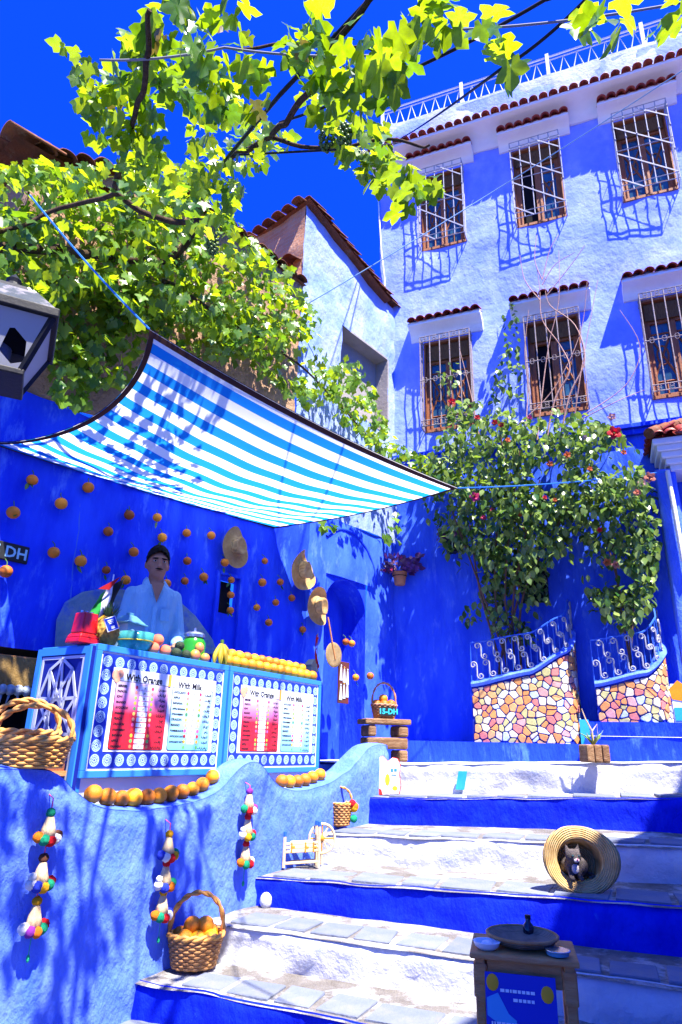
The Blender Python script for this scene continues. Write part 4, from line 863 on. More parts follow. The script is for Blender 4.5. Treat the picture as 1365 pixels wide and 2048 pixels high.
def clothmat():
    m_ = bpy.data.materials.new('striped_canvas'); m_.use_nodes = True; n = m_.node_tree.nodes; l = m_.node_tree.links; n.clear()
    o = n.new('ShaderNodeOutputMaterial'); uv = n.new('ShaderNodeUVMap'); sp = n.new('ShaderNodeSeparateXYZ'); l.new(uv.outputs[0], sp.inputs[0])
    m1 = n.new('ShaderNodeMath'); m1.operation = 'MULTIPLY'; m1.inputs[1].default_value = 11.0; l.new(sp.outputs[1], m1.inputs[0])
    m2 = n.new('ShaderNodeMath'); m2.operation = 'FRACT'; l.new(m1.outputs[0], m2.inputs[0])
    m3 = n.new('ShaderNodeMath'); m3.operation = 'GREATER_THAN'; m3.inputs[1].default_value = .48; l.new(m2.outputs[0], m3.inputs[0])
    mx = n.new('ShaderNodeMix'); mx.data_type = 'RGBA'; l.new(m3.outputs[0], mx.inputs[0]); mx.inputs[6].default_value = (.015, .25, .74, 1); mx.inputs[7].default_value = (.86, .87, .90, 1)
    wv = n.new('ShaderNodeTexNoise'); wv.inputs['Scale'].default_value = 220; tc = n.new('ShaderNodeTexCoord'); l.new(tc.outputs['Object'], wv.inputs['Vector'])
    bp = n.new('ShaderNodeBump'); bp.inputs['Strength'].default_value = .25; bp.inputs['Distance'].default_value = .004; l.new(wv.outputs[0], bp.inputs['Height'])
    d = n.new('ShaderNodeBsdfDiffuse'); t = n.new('ShaderNodeBsdfTranslucent'); l.new(mx.outputs[2], d.inputs[0]); l.new(mx.outputs[2], t.inputs[0]); l.new(bp.outputs[0], d.inputs['Normal'])
    ms = n.new('ShaderNodeMixShader'); ms.inputs[0].default_value = .6; l.new(d.outputs[0], ms.inputs[1]); l.new(t.outputs[0], ms.inputs[2]); l.new(ms.outputs[0], o.inputs[0]); return m_
CLOTH = clothmat(); b.build('cloth', CLOTH, aw, smooth=True, fixn=False)
BIND = mat('brown_binding', (.045, .016, .012), None, rough=.8)
for fn, nm in ((eAB, 'a'), (eDC, 'b'), (eAD, 'c'), (eBC, 'd')):
    def strip(u, v, fn=fn):
        t = u; p = fn(t); q = coons(*((0, t) if nm == 'a' else (1, t) if nm == 'b' else (t, 0) if nm == 'c' else (t, 1)))
        off = coons(*((.012, t) if nm == 'a' else (.99, t) if nm == 'b' else (t, .02) if nm == 'c' else (t, .975))); return q.lerp(off, v)-ao+Vector((0, 0, -.006))
    b = MB(); b.grid(strip, 40, 2); b.grid(lambda u, v: Vector(strip(u, v))+Vector((0, 0, .012)), 40, 2); b.build('binding', BIND, aw, smooth=True, fixn=False)
ROPE = mat('blue_rope', (.02, .16, .55), None, rough=.8)
def sag(p, q, s, n=14): return [p.lerp(q, i/n)+Vector((0, 0, -s*4*(i/n)*(1-i/n))) for i in range(n+1)]
r1e = athd(60, 390, 4.9); b = MB(); b.tube([p-ao for p in sag(B_, r1e, .03)], .008, 5); b.build('rope', ROPE, aw)
r2e = FAC.pxw(1400, 932, -.2); b = MB(); b.tube([p-ao for p in sag(C_, r2e, .06)], .008, 5); b.build('rope', ROPE, aw)
b = MB(); b.tube([p-ao for p in sag(D_, LW.pxw(600, 1048, .0), .0, 4)], .006, 5); b.build('rope', ROPE, aw)
b = MB(); b.tube([p-ao for p in sag(A_, LW.pxw(-60, 870, .0), .0, 4)], .006, 5); b.build('rope', ROPE, aw)
# ================================================================== MAN behind the counter
def remesh(o, vox, sm=4):
    r = o.modifiers.new('remesh', 'REMESH'); r.mode = 'VOXEL'; r.voxel_size = vox; r.use_smooth_shade = True
    s = o.modifiers.new('smooth', 'SMOOTH'); s.iterations = sm; s.factor = .5
mp_ = PAR.pxw(296, 1290, 1.02); zt = athd(303, 1103, math.hypot(mp_.x, mp_.y)).z
H = zt-1.2; SCL = H/1.76
face = math.atan2(-mp_.x, mp_.y)  # faces the camera
man = thing('person', 'dark-haired man in a pale blue open-collared shirt standing behind the juice counter', 'person', (mp_.x, mp_.y, 1.2), face+.16)
man.scale = (SCL,)*3
SKIN = mat('skin', (.30, .135, .078), (.36, .17, .105), 8, .6, .1, 60, .3); HAIR = mat('black_hair', (.003, .0025, .002), (.009, .006, .005), 40, .8, .8, 90, .12, stretch=(1, 1, .2))
SHIRT = mat('pale_blue_shirt', (.19, .41, .60), (.27, .50, .68), 4, .85, .9, 14, .15, stretch=(1.6, 1.6, .35), bdist=.05); TROU = mat('dark_trousers', (.03, .035, .05), None, rough=.9)
def limb(b, pts, rs, seg=12):
    b.tube(pts, rs, seg)
    for p, r in zip(pts, rs): b.ball(p, r*.99, seg, 8)
def torso(b, g=0.0):
    prof = [(.9, .145, .105), (1.0, .145, .108), (1.1, .14, .105), (1.2, .148, .108), (1.31, .16, .112), (1.40, .165, .105), (1.455, .145, .088), (1.49, .09, .068), (1.52, .06, .058)]
    n = 24; vs = []; fs = []
    for z, w, d in prof:
        for k in range(n):
            a = 2*PI*k/n; vs.append(((w+g)*math.copysign(abs(math.cos(a))**.8, math.cos(a)), (d+g)*math.copysign(abs(math.sin(a))**.8, math.sin(a))+.01, z))
    for i in range(len(prof)-1):
        for k in range(n): fs.append((i*n+k, i*n+(k+1) % n, (i+1)*n+(k+1) % n, (i+1)*n+k))
    fs += [tuple(range(n-1, -1, -1)), tuple((len(prof)-1)*n+k for k in range(n))]; b.add(vs, fs)
ARM = {}
for sx in (-1, 1):
    sh = Vector((sx*.16, .01, 1.415)); el = Vector((sx*.215, -.02, 1.12)); wr = Vector((sx*.16, -.24, 1.0)); ARM[sx] = (sh, el, wr)
b = MB(); torso(b)
b.tube([(0, .015, 1.44), (0, .0, 1.50), (0, -.012, 1.58)], [.075, .06, .058], 14)
b.ball((0, .0, 1.668), .106, 22, 16, sc=(.80, .95, .98)); b.ball((0, -.035, 1.605), .078, 18, 12, sc=(.86, .84, 1.0)); b.ball((0, -.066, 1.555), .032, 12, 8, sc=(1.15, .8, .75))
b.ball((0, -.100, 1.640), .02, 10, 8, sc=(.62, .85, 1.6)); b.ball((0, -.116, 1.620), .018, 10, 8, sc=(1.1, .85, .8)); b.ball((0, -.086, 1.690), .054, 12, 8, sc=(1.15, .32, .24))
b.ball((0, -.094, 1.583), .026, 10, 8, sc=(1.15, .42, .28))
for sx in (-1, 1):
    b.ball((sx*.087, .012, 1.648), .032, 10, 8, sc=(.32, .62, 1.0)); b.ball((sx*.048, -.068, 1.628), .026, 10, 8)
    sh, el, wr = ARM[sx]; limb(b, [sh, sh.lerp(el, .5), el, el.lerp(wr, .4), wr], [.052, .047, .04, .037, .026])
    pm = wr+Vector((-sx*.01, -.06, -.012)); b.ball(pm, .04, 12, 8, sc=(.95, 1.15, .5))
    for i, (dx, ln) in enumerate(((-.03, .055), (-.01, .068), (.011, .065), (.031, .05))):
        p0 = pm+Vector((dx, -.03, 0)); b.tube([p0, p0+Vector((dx*.2, -ln*.5, .006)), p0+Vector((dx*.25, -ln, -.012))], [.0095, .009, .0075], 8)
    p0 = pm+Vector((-sx*.035, .01, 0)); b.tube([p0, p0+Vector((-sx*.025, -.025, 0)), p0+Vector((-sx*.03, -.05, -.008))], [.011, .010, .008], 8)
    limb(b, [(sx*.085, .01, .93), (sx*.095, -.005, .5), (sx*.1, .02, .08)], [.085, .06, .042]); b.ball((sx*.105, -.05, .04), .05, 12, 8, sc=(.85, 2.1, .75))
o = b.build('body', SKIN, man, smooth=True); remesh(o, .0085, 3)
b = MB(); torso(b, .018)
b.v = [(x, y, min(z, 1.483+.02*max(0, y*10))) for x, y, z in b.v]
for sx in (-1, 1):
    sh, el, wr = ARM[sx]; w_ = el.lerp(wr, .8); limb(b, [sh+Vector((0, 0, -.005)), sh.lerp(el, .5), el, el.lerp(wr, .5), w_], [.060, .056, .051, .048, .042])
b.prism([(-.16, .86), (.16, .86), (.165, .98), (-.165, .98)], -.11, .13)
o = b.build('shirt', SHIRT, man, smooth=True); remesh(o, .010, 2)
# collar, open neck, placket
for sx in (-1, 1):                                   # open collar leaves
    b = MB(); b.add([(sx*.018, -.122, 1.375), (sx*.078, -.100, 1.41), (sx*.102, -.045, 1.48), (sx*.085, .03, 1.525), (sx*.064, .02, 1.555), (sx*.062, -.045, 1.53), (sx*.045, -.092, 1.465)], [(0, 1, 2, 6), (6, 2, 5), (5, 2, 3, 4)]); o = b.build('collar', SHIRT, man, fixn=False); q = o.modifiers.new('thick', 'SOLIDIFY'); q.thickness = .006
b = MB(); b.add([(-.052, -.118, 1.492), (.052, -.118, 1.492), (.004, -.136, 1.33), (0, -.09, 1.48)], [(0, 2, 1)]); b.build('open_neck', SKIN, man, fixn=False)
b = MB(); b.grid(lambda u, v: (-.016+.032*u, -.134+.004*math.sin(v*20), .92+.38*v), 2, 14); b.build('placket', SHIRT, man, fixn=False)
b = MB(); b.bx((.045, -.131, 1.20), (.115, -.122, 1.29)); o = b.build('pocket', SHIRT, man, bev=.003)
b = MB()
limb(b, [(-.085, .01, .93), (-.095, -.005, .5), (-.1, .02, .1)], [.1, .075, .06]); limb(b, [(.085, .01, .93), (.095, -.005, .5), (.1, .02, .1)], [.1, .075, .06]); b.ball((0, .01, .95), .16, 16, 10, sc=(1.02, .75, .6)); o = b.build('trousers', TROU, man, smooth=True); remesh(o, .014, 2)
b = MB()
def hairf(u, v):
    th = 2*PI*u; fr_ = max(0, -math.sin(th)); ph = v*PI*(.54-.23*fr_**1.3+.12*max(0, math.sin(th))+.04*noise.noise(Vector((th*5, 0, 0))))
    r = .106*(1.06+.07*noise.noise(Vector((math.cos(th)*7, math.sin(th)*7, v*12)))+.30*max(0, math.cos(ph))**1.5+.03*noise.noise(Vector((math.cos(th)*14*v, math.sin(th)*14*v, 3)))); return (.80*r*math.sin(ph)*math.cos(th), .98*r*math.sin(ph)*math.sin(th)-.002, 1.672+1.0*r*math.cos(ph))
b.grid(hairf, 48, 20); b.build('hair', HAIR, man, smooth=True, fixn=False)
for sx in (-1, 1): b = MB(); b.ball((sx*.035, -.098, 1.684), .024, 10, 6, sc=(1.15, .35, .26), rot=Matrix.Rotation(sx*.12, 3, 'Y')); b.build('eyebrow', HAIR, man, smooth=True)
b = MB(); b.ball((0, -.106, 1.600), .024, 10, 6, sc=(1.3, .35, .2)); b.build('moustache', HAIR, man, smooth=True)
for sx in (-1, 1):
    b = MB(); b.ball((sx*.034, -.090, 1.664), .014, 12, 8, sc=(1.1, .7, .5)); b.build('eye', paint('eye_white', (.35, .32, .30), .3), man, smooth=True)
    b = MB(); b.ball((sx*.034, -.0975, 1.664), .0075, 8, 6, sc=(1, .5, .9)); b.build('iris', BLACK, man, smooth=True)
    b = MB(); b.ball((sx*.034, -.0965, 1.671), .016, 10, 6, sc=(1.15, .35, .22)); b.build('eyelid', SKIN, man, smooth=True)
b = MB(); b.ball((0, -.105, 1.586), .022, 10, 6, sc=(1.2, .25, .16)); b.build('lips', paint('lips', (.20, .07, .06), .5), man, smooth=True)
# ================================================================== STRAW AND WICKER
def strawmat(name, c1, c2, ring=55, bump=.6, axis='Z'):
    m_ = mat(name, c1, c2, 14, .75, 0, spec=.2, lo=.4, hi=.6, rnd=.12); n = m_.node_tree.nodes; l = m_.node_tree.links; b = n['Principled BSDF']
    tc = n.new('ShaderNodeTexCoord'); w = n.new('ShaderNodeTexWave'); w.wave_type = 'RINGS'; w.rings_direction = axis; w.inputs['Scale'].default_value = ring; w.inputs['Distortion'].default_value = 1.2; w.inputs['Detail'].default_value = 2; l.new(tc.outputs['Object'], w.inputs['Vector'])
    bp = n.new('ShaderNodeBump'); bp.inputs['Strength'].default_value = bump; bp.inputs['Distance'].default_value = .01; l.new(w.outputs['Fac'], bp.inputs['Height']); l.new(bp.outputs[0], b.inputs['Normal'])
    old = b.inputs['Base Color'].links[0].from_socket; mx = n.new('ShaderNodeMix'); mx.data_type = 'RGBA'; mx.blend_type = 'MULTIPLY'; mx.inputs[0].default_value = .3; l.new(old, mx.inputs[6]); l.new(w.outputs['Color'], mx.inputs[7]); l.new(mx.outputs[2], b.inputs['Base Color']); return m_
STRAWB = strawmat('coarse_straw_plait', (.60, .36, .13), (.70, .47, .20), 20, 1.0); STRAW = strawmat('straw_plait', (.62, .37, .13), (.72, .48, .20)); STRAWD = strawmat('aged_straw', (.34, .22, .10), (.42, .29, .14), 40)
WICK = mat('wicker', (.55, .23, .05), (.66, .34, .085), 25, .55, .3, 60, .3, rnd=.12); WICKD = mat('brown_wicker', (.38, .16, .05), (.50, .25, .085), 25, .6, .3, 60, .3)
def hat_mesh(name, mt, R=.2, cr=.095, ch=.11, warp=.03, dent=.02, sy=1.0, seed=0, curl=0.0):
    b = MB(); prof = []
    for i in range(8): t = i/7; prof.append((cr*math.sin(t*PI/2)**.7, ch*(1-(t**3)*.12)-(.0 if t > .5 else dent*(1-2*t))))
    prof += [(cr*1.0, ch*.6), (cr*1.04, ch*.25), (cr*1.08, .02)]
    for i in range(1, 7): t = i/6; prof.append((cr*1.08+(R-cr*1.08)*t, .012-.02*math.sin(PI*t)+curl*t*t))
    seg = 40; vs = []; fs = []
    for j, (r, z) in enumerate(prof):
        for k in range(seg):
            a = 2*PI*k/seg; w_ = warp*(r/R)**2*math.sin(2*a+seed)+warp*.4*(r/R)**2*math.sin(3*a+seed*2)
            vs.append((r*math.cos(a), r*math.sin(a)*sy, z+w_))
    for j in range(len(prof)-1):
        for k in range(seg): fs.append((j*seg+k, (j+1)*seg+k, (j+1)*seg+(k+1) % seg, j*seg+(k+1) % seg))
    b.add(vs, fs); return b.mesh(name, mt, smooth=True, fixn=False)
def hang(x, y, d, name, label, cat, tilt, yaw, me, roll=0.0, sc=1.0, band=None):
    p = LW.pxw(x, y, d); t = thing(name, label, cat, p, 0, 'straw hats on the blue wall' if cat == 'hat' else None)
    R_ = Matrix.Rotation(LW.a+yaw, 3, 'Z') @ Matrix.Rotation(PI/2+tilt, 3, 'X') @ Matrix.Rotation(roll, 3, 'Z'); t.rotation_euler = R_.to_euler()
    put('straw', me, t, scale=sc); return t
hm1 = hat_mesh('straw', STRAWD, .24, .105, .11, .025, .03, .82, .4); hm2 = hat_mesh('straw', STRAW, .27, .11, .13, .05, .03, .85, 1.8, .03); hm3 = hat_mesh('straw', STRAW, .25, .11, .12, .03, .02, .9, 3.0, .02)
h1 = hang(471, 1095, -.09, 'straw_hat', 'oval straw hat highest on the wall, beside the oranges', 'hat', -.05, .1, hm1, PI/2)
h2 = hang(601, 1139, -.14, 'straw_hat', 'wide curled straw hat, middle of the three hats on the wall', 'hat', .12, .25, hm2, 2.6)
h3 = hang(634, 1212, -.12, 'straw_hat', 'straw hat lowest of the three, right above the palm fan', 'hat', .1, .2, hm3, 2.5)
for h_, rr in ((h1, .11), (h2, .115), (h3, .115)):
    b = MB(); b.tube([(rr*math.cos(2*PI*k/24), rr*.86*math.sin(2*PI*k/24), .035) for k in range(24)], .007, 5, closed=True); b.build('band', STRAWD, h_, smooth=True)
# palm fan
fp = LW.pxw(668, 1310, -.05); fn_ = thing('palm_fan', 'round woven palm fan with a long stick, hung on the wall', 'fan', fp, LW.a)
b = MB(); b.lathe([(0, -.006), (.12, -.005), (.155, -.004), (.16, 0), (.155, .004), (.12, .005), (0, .006)], 30, rot=Matrix.Rotation(PI/2, 3, 'X'), sy=1); b.build('disc', STRAWD, fn_, smooth=True)
b = MB(); b.tube([(.02, -.01, -.05), (-.06, -.012, .18), (-.15, -.012, .46)], .010, 6); b.build('handle', WOOD2, fn_)
# painted rug board
rp = LW.pxw(687, 1365, -.03); rg = thing('painted_board', 'upright dark red board painted with white and green robed figures', 'picture', rp, LW.a+.05)
b = MB(); b.bx((-.11, -.012, -.26), (.11, .012, .26)); b.build('board', mat('dark_red_board', (.13, .02, .025), (.07, .03, .02), 8, .8), rg, bev=.004)
FIGW = paint('white_figure', (.55, .62, .66)); 
for row, z in ((0, .02), (1, -.22)):
    for i in range(3):
        x = -.07+.07*i; b = MB(); zz0 = z+.02*i*(1 if row else -1); b.prism([(x-.028, zz0), (x+.028, zz0), (x+.012, zz0+.15), (x, zz0+.20), (x-.012, zz0+.15)], -.018, -.0122); b.build('figure', FIGW, rg)
        b = MB(); b.ball((x, -.017, zz0+.185), .012, 8, 6, sc=(1, .4, 1)); b.build('hood', FIGW if i != 1 else YELP, rg)
# price sign on the wall
sp_ = LW.pxw(12, 1102, -.02); ps = thing('price_plaque', 'small black plaque chalked 15 DH on the wall among the oranges', 'sign', sp_, LW.a)
CHALK = paint('pale_blue_chalk', (.25, .5, .62)); 
b = MB(); b.bx((-.19, -.012, -.075), (.19, .012, .075)); b.build('plaque', mat('black_slate', (.012, .014, .016), None, rough=.7), ps, bev=.006)
text('15 DH', .13, CHALK, ps, (0, -.0135, -.045), align='CENTER', bold=.003)
# ---- woven baskets
def basket(t, rx, ry, h, flare=1.25, rows=9, mt=WICK, handle=0.0, hax='x', rim=.016, floor=True, hmt=None):
    seg = 56
    def rad(z): return 1+(flare-1)*(z/h)
    b = MB()
    for i in range(rows):
        z = h*(i+.5)/rows; f = rad(z)
        b.tube([(rx*f*math.cos(2*PI*k/seg)*(1+.035*(1 if (k//2+i) % 2 else -1)), ry*f*math.sin(2*PI*k/seg)*(1+.035*(1 if (k//2+i) % 2 else -1)), z) for k in range(seg)], h/rows*.62, 4, closed=True)
    o = b.build('weave', mt, t, smooth=True); o['kind'] = 'stuff'
    b = MB(); b.lathe([(0, .004), (rx*.97, .004), (rx*.97*rad(h*.97), h*.97), (rx*.93*rad(h*.97), h*.97), (rx*.92, .016), (0, .016)], 40, sy=ry/rx); b.build('lining', WICKD, t, smooth=True, angle=50)
    b = MB(); f = rad(h)
    for q in (0, PI):
        b.tube([((rx*f+rim*.5*math.cos(k*.55+q))*math.cos(2*PI*k/90), (ry*f+rim*.5*math.cos(k*.55+q))*math.sin(2*PI*k/90), h+rim*.5*math.sin(k*.55+q)) for k in range(90)], rim*.62, 5, closed=True)
    b.build('rim', hmt or mt, t, smooth=True)
    if handle:
        b = MB(); n = 40; W_ = (rx if hax == 'x' else ry)*f
        for q in (0, PI):
            pts = []
            for k in range(n+1):
                a = PI*k/n; e = rim*.42; x = W_*math.cos(a); z = h+handle*math.sin(a)**.8; ox, oz = math.cos(a)*e*math.cos(k*.6+q), math.sin(a)*e*math.cos(k*.6+q); pts.append((x+ox, e*math.sin(k*.6+q), z+oz) if hax == 'x' else (e*math.sin(k*.6+q), x+ox, z+oz))
            b.tube(pts, rim*.55, 5)
        b.build('handle', hmt or mt, t, smooth=True)
GRASS = mat('seagrass', (.20, .13, .055), (.28, .19, .08), 20, .8)
# two baskets on the left of the wall
def on_par(x, d): return PAR.px(x, 1540, d)[0]
sb1 = on_par(58, .12); t = thing('wicker_basket', 'front honey-coloured wicker basket with hoop handle, on the wall end at left', 'basket', PAR.w(sb1-.02, .10, ptops(sb1)+.012), .35, 'wicker baskets at the left of the stand')
basket(t, .175, .14, .155, 1.22, 9, WICK, .19, rim=.022)
sb2 = on_par(52, .45); t = thing('wicker_basket', 'rear honey-coloured wicker basket with tall handle, behind the front one', 'basket', PAR.w(sb2-.02, .50, 1.47), .6, 'wicker baskets at the left of the stand')
basket(t, .17, .14, .17, 1.22, 10, WICK, .2, rim=.022)
b = MB(); t = thing('low_bench', 'dark wooden crate under the rear wicker basket', 'crate', PAR.w(sb2-.05, .52, 1.2), PAR.a); b.bx((-.26, -.17, .0), (.26, .2, .262)); b.build('crate', WOOD, t, bev=.006)
b = MB(); b.bx((-.27, -.18, .05), (.27, .21, .08)); b.bx((-.27, -.18, .18), (.27, .21, .21)); b.build('slat', WOOD2, t)
# burlap valance with tassels over the dark doorway
v0 = LW.px(-40, 1296, -.12); v1 = LW.px(103, 1322, -.12)
bv = thing('burlap_valance', 'brown burlap strip with grey-blue pompom fringe over the dark doorway at left', 'valance', LW.w(v0[0], -.12, v1[1]), LW.a)
BUR = mat('burlap', (.24, .15, .05), (.32, .21, .08), 30, .95, .6, 120, .05); wl = v1[0]-v0[0]
b = MB(); b.grid(lambda u, v: (wl*u, .015*math.sin(u*14), -.22+.22*v), 24, 4); o = b.build('cloth', BUR, bv, smooth=True, fixn=False)
b = MB(); b.bx((-.02, .02, -.012), (wl+.02, .13, .012)); b.build('batten', WOOD2, bv)
PMB = mat('grey_blue_wool', (.20, .28, .40), (.3, .35, .42), 20, .95, .5, 90)
for i in range(9): b = MB(); x = wl*(i+.5)/9; b.ball((x, .0, -.255), .042, 10, 7, jit=.08); b.tube([(x, 0, -.29), (x+random.uniform(-.02, .02), 0, -.36)], [.012, .003], 6); b.build('tassel', PMB, bv, smooth=True)
# ---- basket of oranges on the lowest step
p = atz(387, 1936, .21); t = thing('orange_basket', 'wicker basket with twisted hoop handle full of oranges on the lowest step', 'basket', (p.x, p.y, .222), .25, 'baskets of oranges')
basket(t, .135, .115, .185, 1.3, 11, WICKD, .24, rim=.02, hmt=WICK)
k = 0
for x, y, z, r in ((-.075, -.06, .17, .058), (.01, -.075, .165, .056), (.09, -.05, .165, .056), (-.10, .04, .17, .056), (.0, .03, .20, .06), (.095, .05, .18, .057), (-.03, -.01, .235, .058), (.055, -.005, .232, .058)):
    orange((p.x+x*math.cos(.25)-y*math.sin(.25), p.y+x*math.sin(.25)+y*math.cos(.25), .222+z), r, 'orange in the basket on the lowest step, %s from the left' % ORD[sorted([-.075, .01, .09, -.10, 0, .095, -.03, .055]).index(x)], 'oranges in the basket on the lowest step', OME); k += 1
# ---- white stone
p = atz(531, 1816, .43); b = MB(); b.ball((0, 0, 0), .055, 14, 10, sc=(.85, .8, 1.05), jit=.03); o = b.build('round_stone', WHITEP, None, smooth=True, loc=(p.x, p.y+.02, .475)); tag(o, 'round whitewashed stone in the corner of the second step', 'stone')
# ---- cane bench with a wheel
p = atz(602, 1738, .64); cb = thing('toy_cane_bench', 'small bamboo rack with blue-tipped posts and a spoked wheel on the third step', 'ornament', (p.x, p.y+.05, .65), math.radians(18))
CANE = mat('pale_cane', (.55, .40, .22), (.66, .52, .32), 20, .6, .2, 50); BT_ = paint('blue_cap', (.02, .1, .5)); BAND_ = paint('ochre_band', (.5, .22, .02))
for x, h in ((-.16, .235), (.14, .31)):
    for y in (-.03, .05): b = MB(); b.tube([(x, y, 0), (x, y, h)], .014, 7); b.build('post', CANE, cb, smooth=True, angle=50); b = MB(); b.tube([(x, y, h), (x, y, h+.035)], .016, 7); b.build('cap', BT_, cb)
for z in (.03, .115, .145, .175): 
    for y in (-.03, .05): b = MB(); b.tube([(-.16, y, z), (.14, y, z+.01)], .011, 6); b.build('rail', CANE, cb, smooth=True, angle=50)
for x in (-.10, .02, .09): b = MB(); b.tube([(x, -.045, .11), (x, -.045, .19)], .006, 5); b.tube([(x, -.03, .15), (x+.03, -.03, .15)], .0125, 6); b.build('binding', BAND_, cb)
wh = sub('wheel', cb, (.20, .08, .20)); b = MB(); b.tube([(.115*math.cos(2*PI*k/24), 0, .115*math.sin(2*PI*k/24)) for k in range(24)], .012, 6, closed=True); b.build('rim', CANE, wh, smooth=True)
for k in range(12): a = 2*PI*k/12; b = MB(); b.tube([(.02*math.cos(a), 0, .02*math.sin(a)), (.11*math.cos(a), 0, .11*math.sin(a))], .007, 5); b.build('spoke', CANE if k % 3 else BAND_, wh)
b = MB(); b.ball((0, 0, 0), .022, 8, 6); b.build('hub', BAND_, wh); b = MB(); b.tube([(0, 0, -.1), (0, 0, -.2)], .01, 6); b.build('strut', CANE, wh)
# ---- pompom materials
POM = {k: mat(k+'_wool', c, tuple(min(1, x*1.5+.01) for x in c), 30, .95, .9, 120, .05, bdist=.01) for k, c in dict(red=(.55, .012, .02), white=(.72, .70, .68), yellow=(.70, .32, .012), green=(.01, .26, .13), blue=(.02, .04, .42), purple=(.22, .03, .30), orange=(.66, .16, .012), brown=(.13, .05, .03), pink=(.6, .08, .2)).items()}
RAF = mat('raffia', (.50, .36, .20), (.60, .46, .28), 30, .9, .6, 80, .05, stretch=(1, 1, .2))
POMM = {}
for k, mm in POM.items(): b = MB(); b.ball((0, 0, 0), 1, 14, 10, jit=.09); POMM[k] = b.mesh('pompom', mm, smooth=True)
def pom(parent, loc, r, k): return put('pompom', POMM[k], parent, loc, rot=(random.uniform(0, 3), random.uniform(0, 3), 0), scale=r)
# ---- basket with pompoms
p = atz(680, 1656, .89); t = thing('pompom_basket', 'small straw basket with coloured wool pompoms and a thin handle on a white step', 'basket', (p.x, p.y+.08, zz(3, .75, True)+.012), .1)
basket(t, .085, .085, .19, 1.28, 9, WICKD, .14, rim=.014, hmt=WICK)
for x, z, k in ((-.125, .14, 'blue'), (-.11, .05, 'red'), (.13, .15, 'yellow'), (.135, .165, 'orange'), (.125, .06, 'green'), (.11, .19, 'red'), (-.02, .02, 'brown')): pom(t, (x, -.05, z), .036, k)
# ---- leaning painted board
p = athd(775, 1588, 7.5); t = thing('painted_sign', 'white shaped board with red corners beside the end of the wavy wall', 'sign', (p.x, p.y, zz(4, .35, True)+.012), -.15, rot=Euler((-.10, 0, -.2)))
SIGNW = paint('sign_white', (.78, .76, .74), .5); RED2 = paint('sign_red', (.55, .02, .012), .5); YEL2 = paint('sign_yellow', (.75, .36, .02), .5)
sh_ = [(-.13, 0), (.12, .02), (.135, .10), (.12, .2), (.13, .30), (.10, .36), (.05, .37), (0, .33), (-.05, .38), (-.10, .37), (-.135, .30)]
b = MB(); b.prism([(x*1.0, z) for x, z in sh_], 0, .014); b.build('board', SIGNW, t); b = MB(); b.prism([(x*1.06, z*1.03-.004) for x, z in sh_], .015, .024); b.build('red_backing', RED2, t)
b = MB(); b.prism([(-.13, .001), (-.05, .006), (-.06, .05), (-.13, .09)], -.003, -.0005); b.build('red_corner', RED2, t); b = MB(); b.ball((.0, -.001, .15), .05, 12, 8, sc=(.55, .05, 1.2)); b.ball((.08, -.001, .07), .03, 10, 6, sc=(1, .05, .8)); b.build('fruit_drawing', YEL2, t)
b = MB(); b.bx((.035, -.003, .23), (.06, -.0005, .26)); b.bx((.07, -.003, .235), (.1, -.0005, .262)); b.bx((.04, -.003, .195), (.095, -.0005, .205)); b.build('blue_marks', FRAMEB, t)
# ---- cork-block stool with basket "15-DH"
lz = zz(5, .2, True)
p = athd(768, 1526, 8.25); t = thing('log_stool', 'rough stool of stacked palm-wood blocks on the landing', 'stool', (p.x, p.y, lz+.012), math.radians(14))
LOG = mat('palm_wood', (.20, .10, .05), (.32, .19, .10), 10, .9, 1.0, 40, .05, stretch=(1, 1, 4), rnd=.2, c3=(.42, .28, .16), s3=12, lo3=.55, hi3=.7)
STW, STD, STH = .52, .34, .50
def logblock(c, d):
    b = MB(); b.box((0, 0, 0), d); o = b.build('log', LOG, t, loc=c, bev=min(d)*.22); return o
for lv in range(3):
    z = .07+.135*lv
    if lv % 2 == 0:
        for x in (-STW/2+.07, STW/2-.07): logblock((x, 0, z), (.12+random.uniform(-.02, .02), STD, .128))
    else:
        for y in (-STD/2+.06, STD/2-.06): logblock((0, y, z), (STW*.96, .11, .128))
logblock((0, 0, .445), (STW*1.08, STD*1.1, .06))
tz = lz+.012+.476
t2 = thing('orange_basket', 'small brown basket marked 15-DH holding oranges, on the log stool', 'basket', (p.x, p.y, tz), math.radians(14), 'baskets of oranges')
basket(t2, .115, .105, .16, 1.3, 9, WICKD, .26, rim=.016, hmt=mat('pinkish_cane', (.42, .2, .12), None, rough=.6))
b = MB(); b.bx((-.085, -.150, .03), (.10, -.142, .135)); b.build('tag', mat('black_tag', (.012, .012, .014), None), t2); text('15-DH', .085, paint('turquoise_paint', (.02, .42, .55)), t2, (.007, -.1512, .055), align='CENTER', bold=.003)
for i, (x, y, z) in enumerate(((-.09, -.04, .17), (0, -.07, .165), (.085, -.03, .17), (.02, .06, .17), (-.01, -.01, .235))): orange((p.x+x, p.y+y, tz+z), .056, 'orange in the basket on the log stool, %s from the left' % ORD[[0, 2, 4, 3, 1][i]], 'oranges in the basket on the stool', OME)
flush_text()
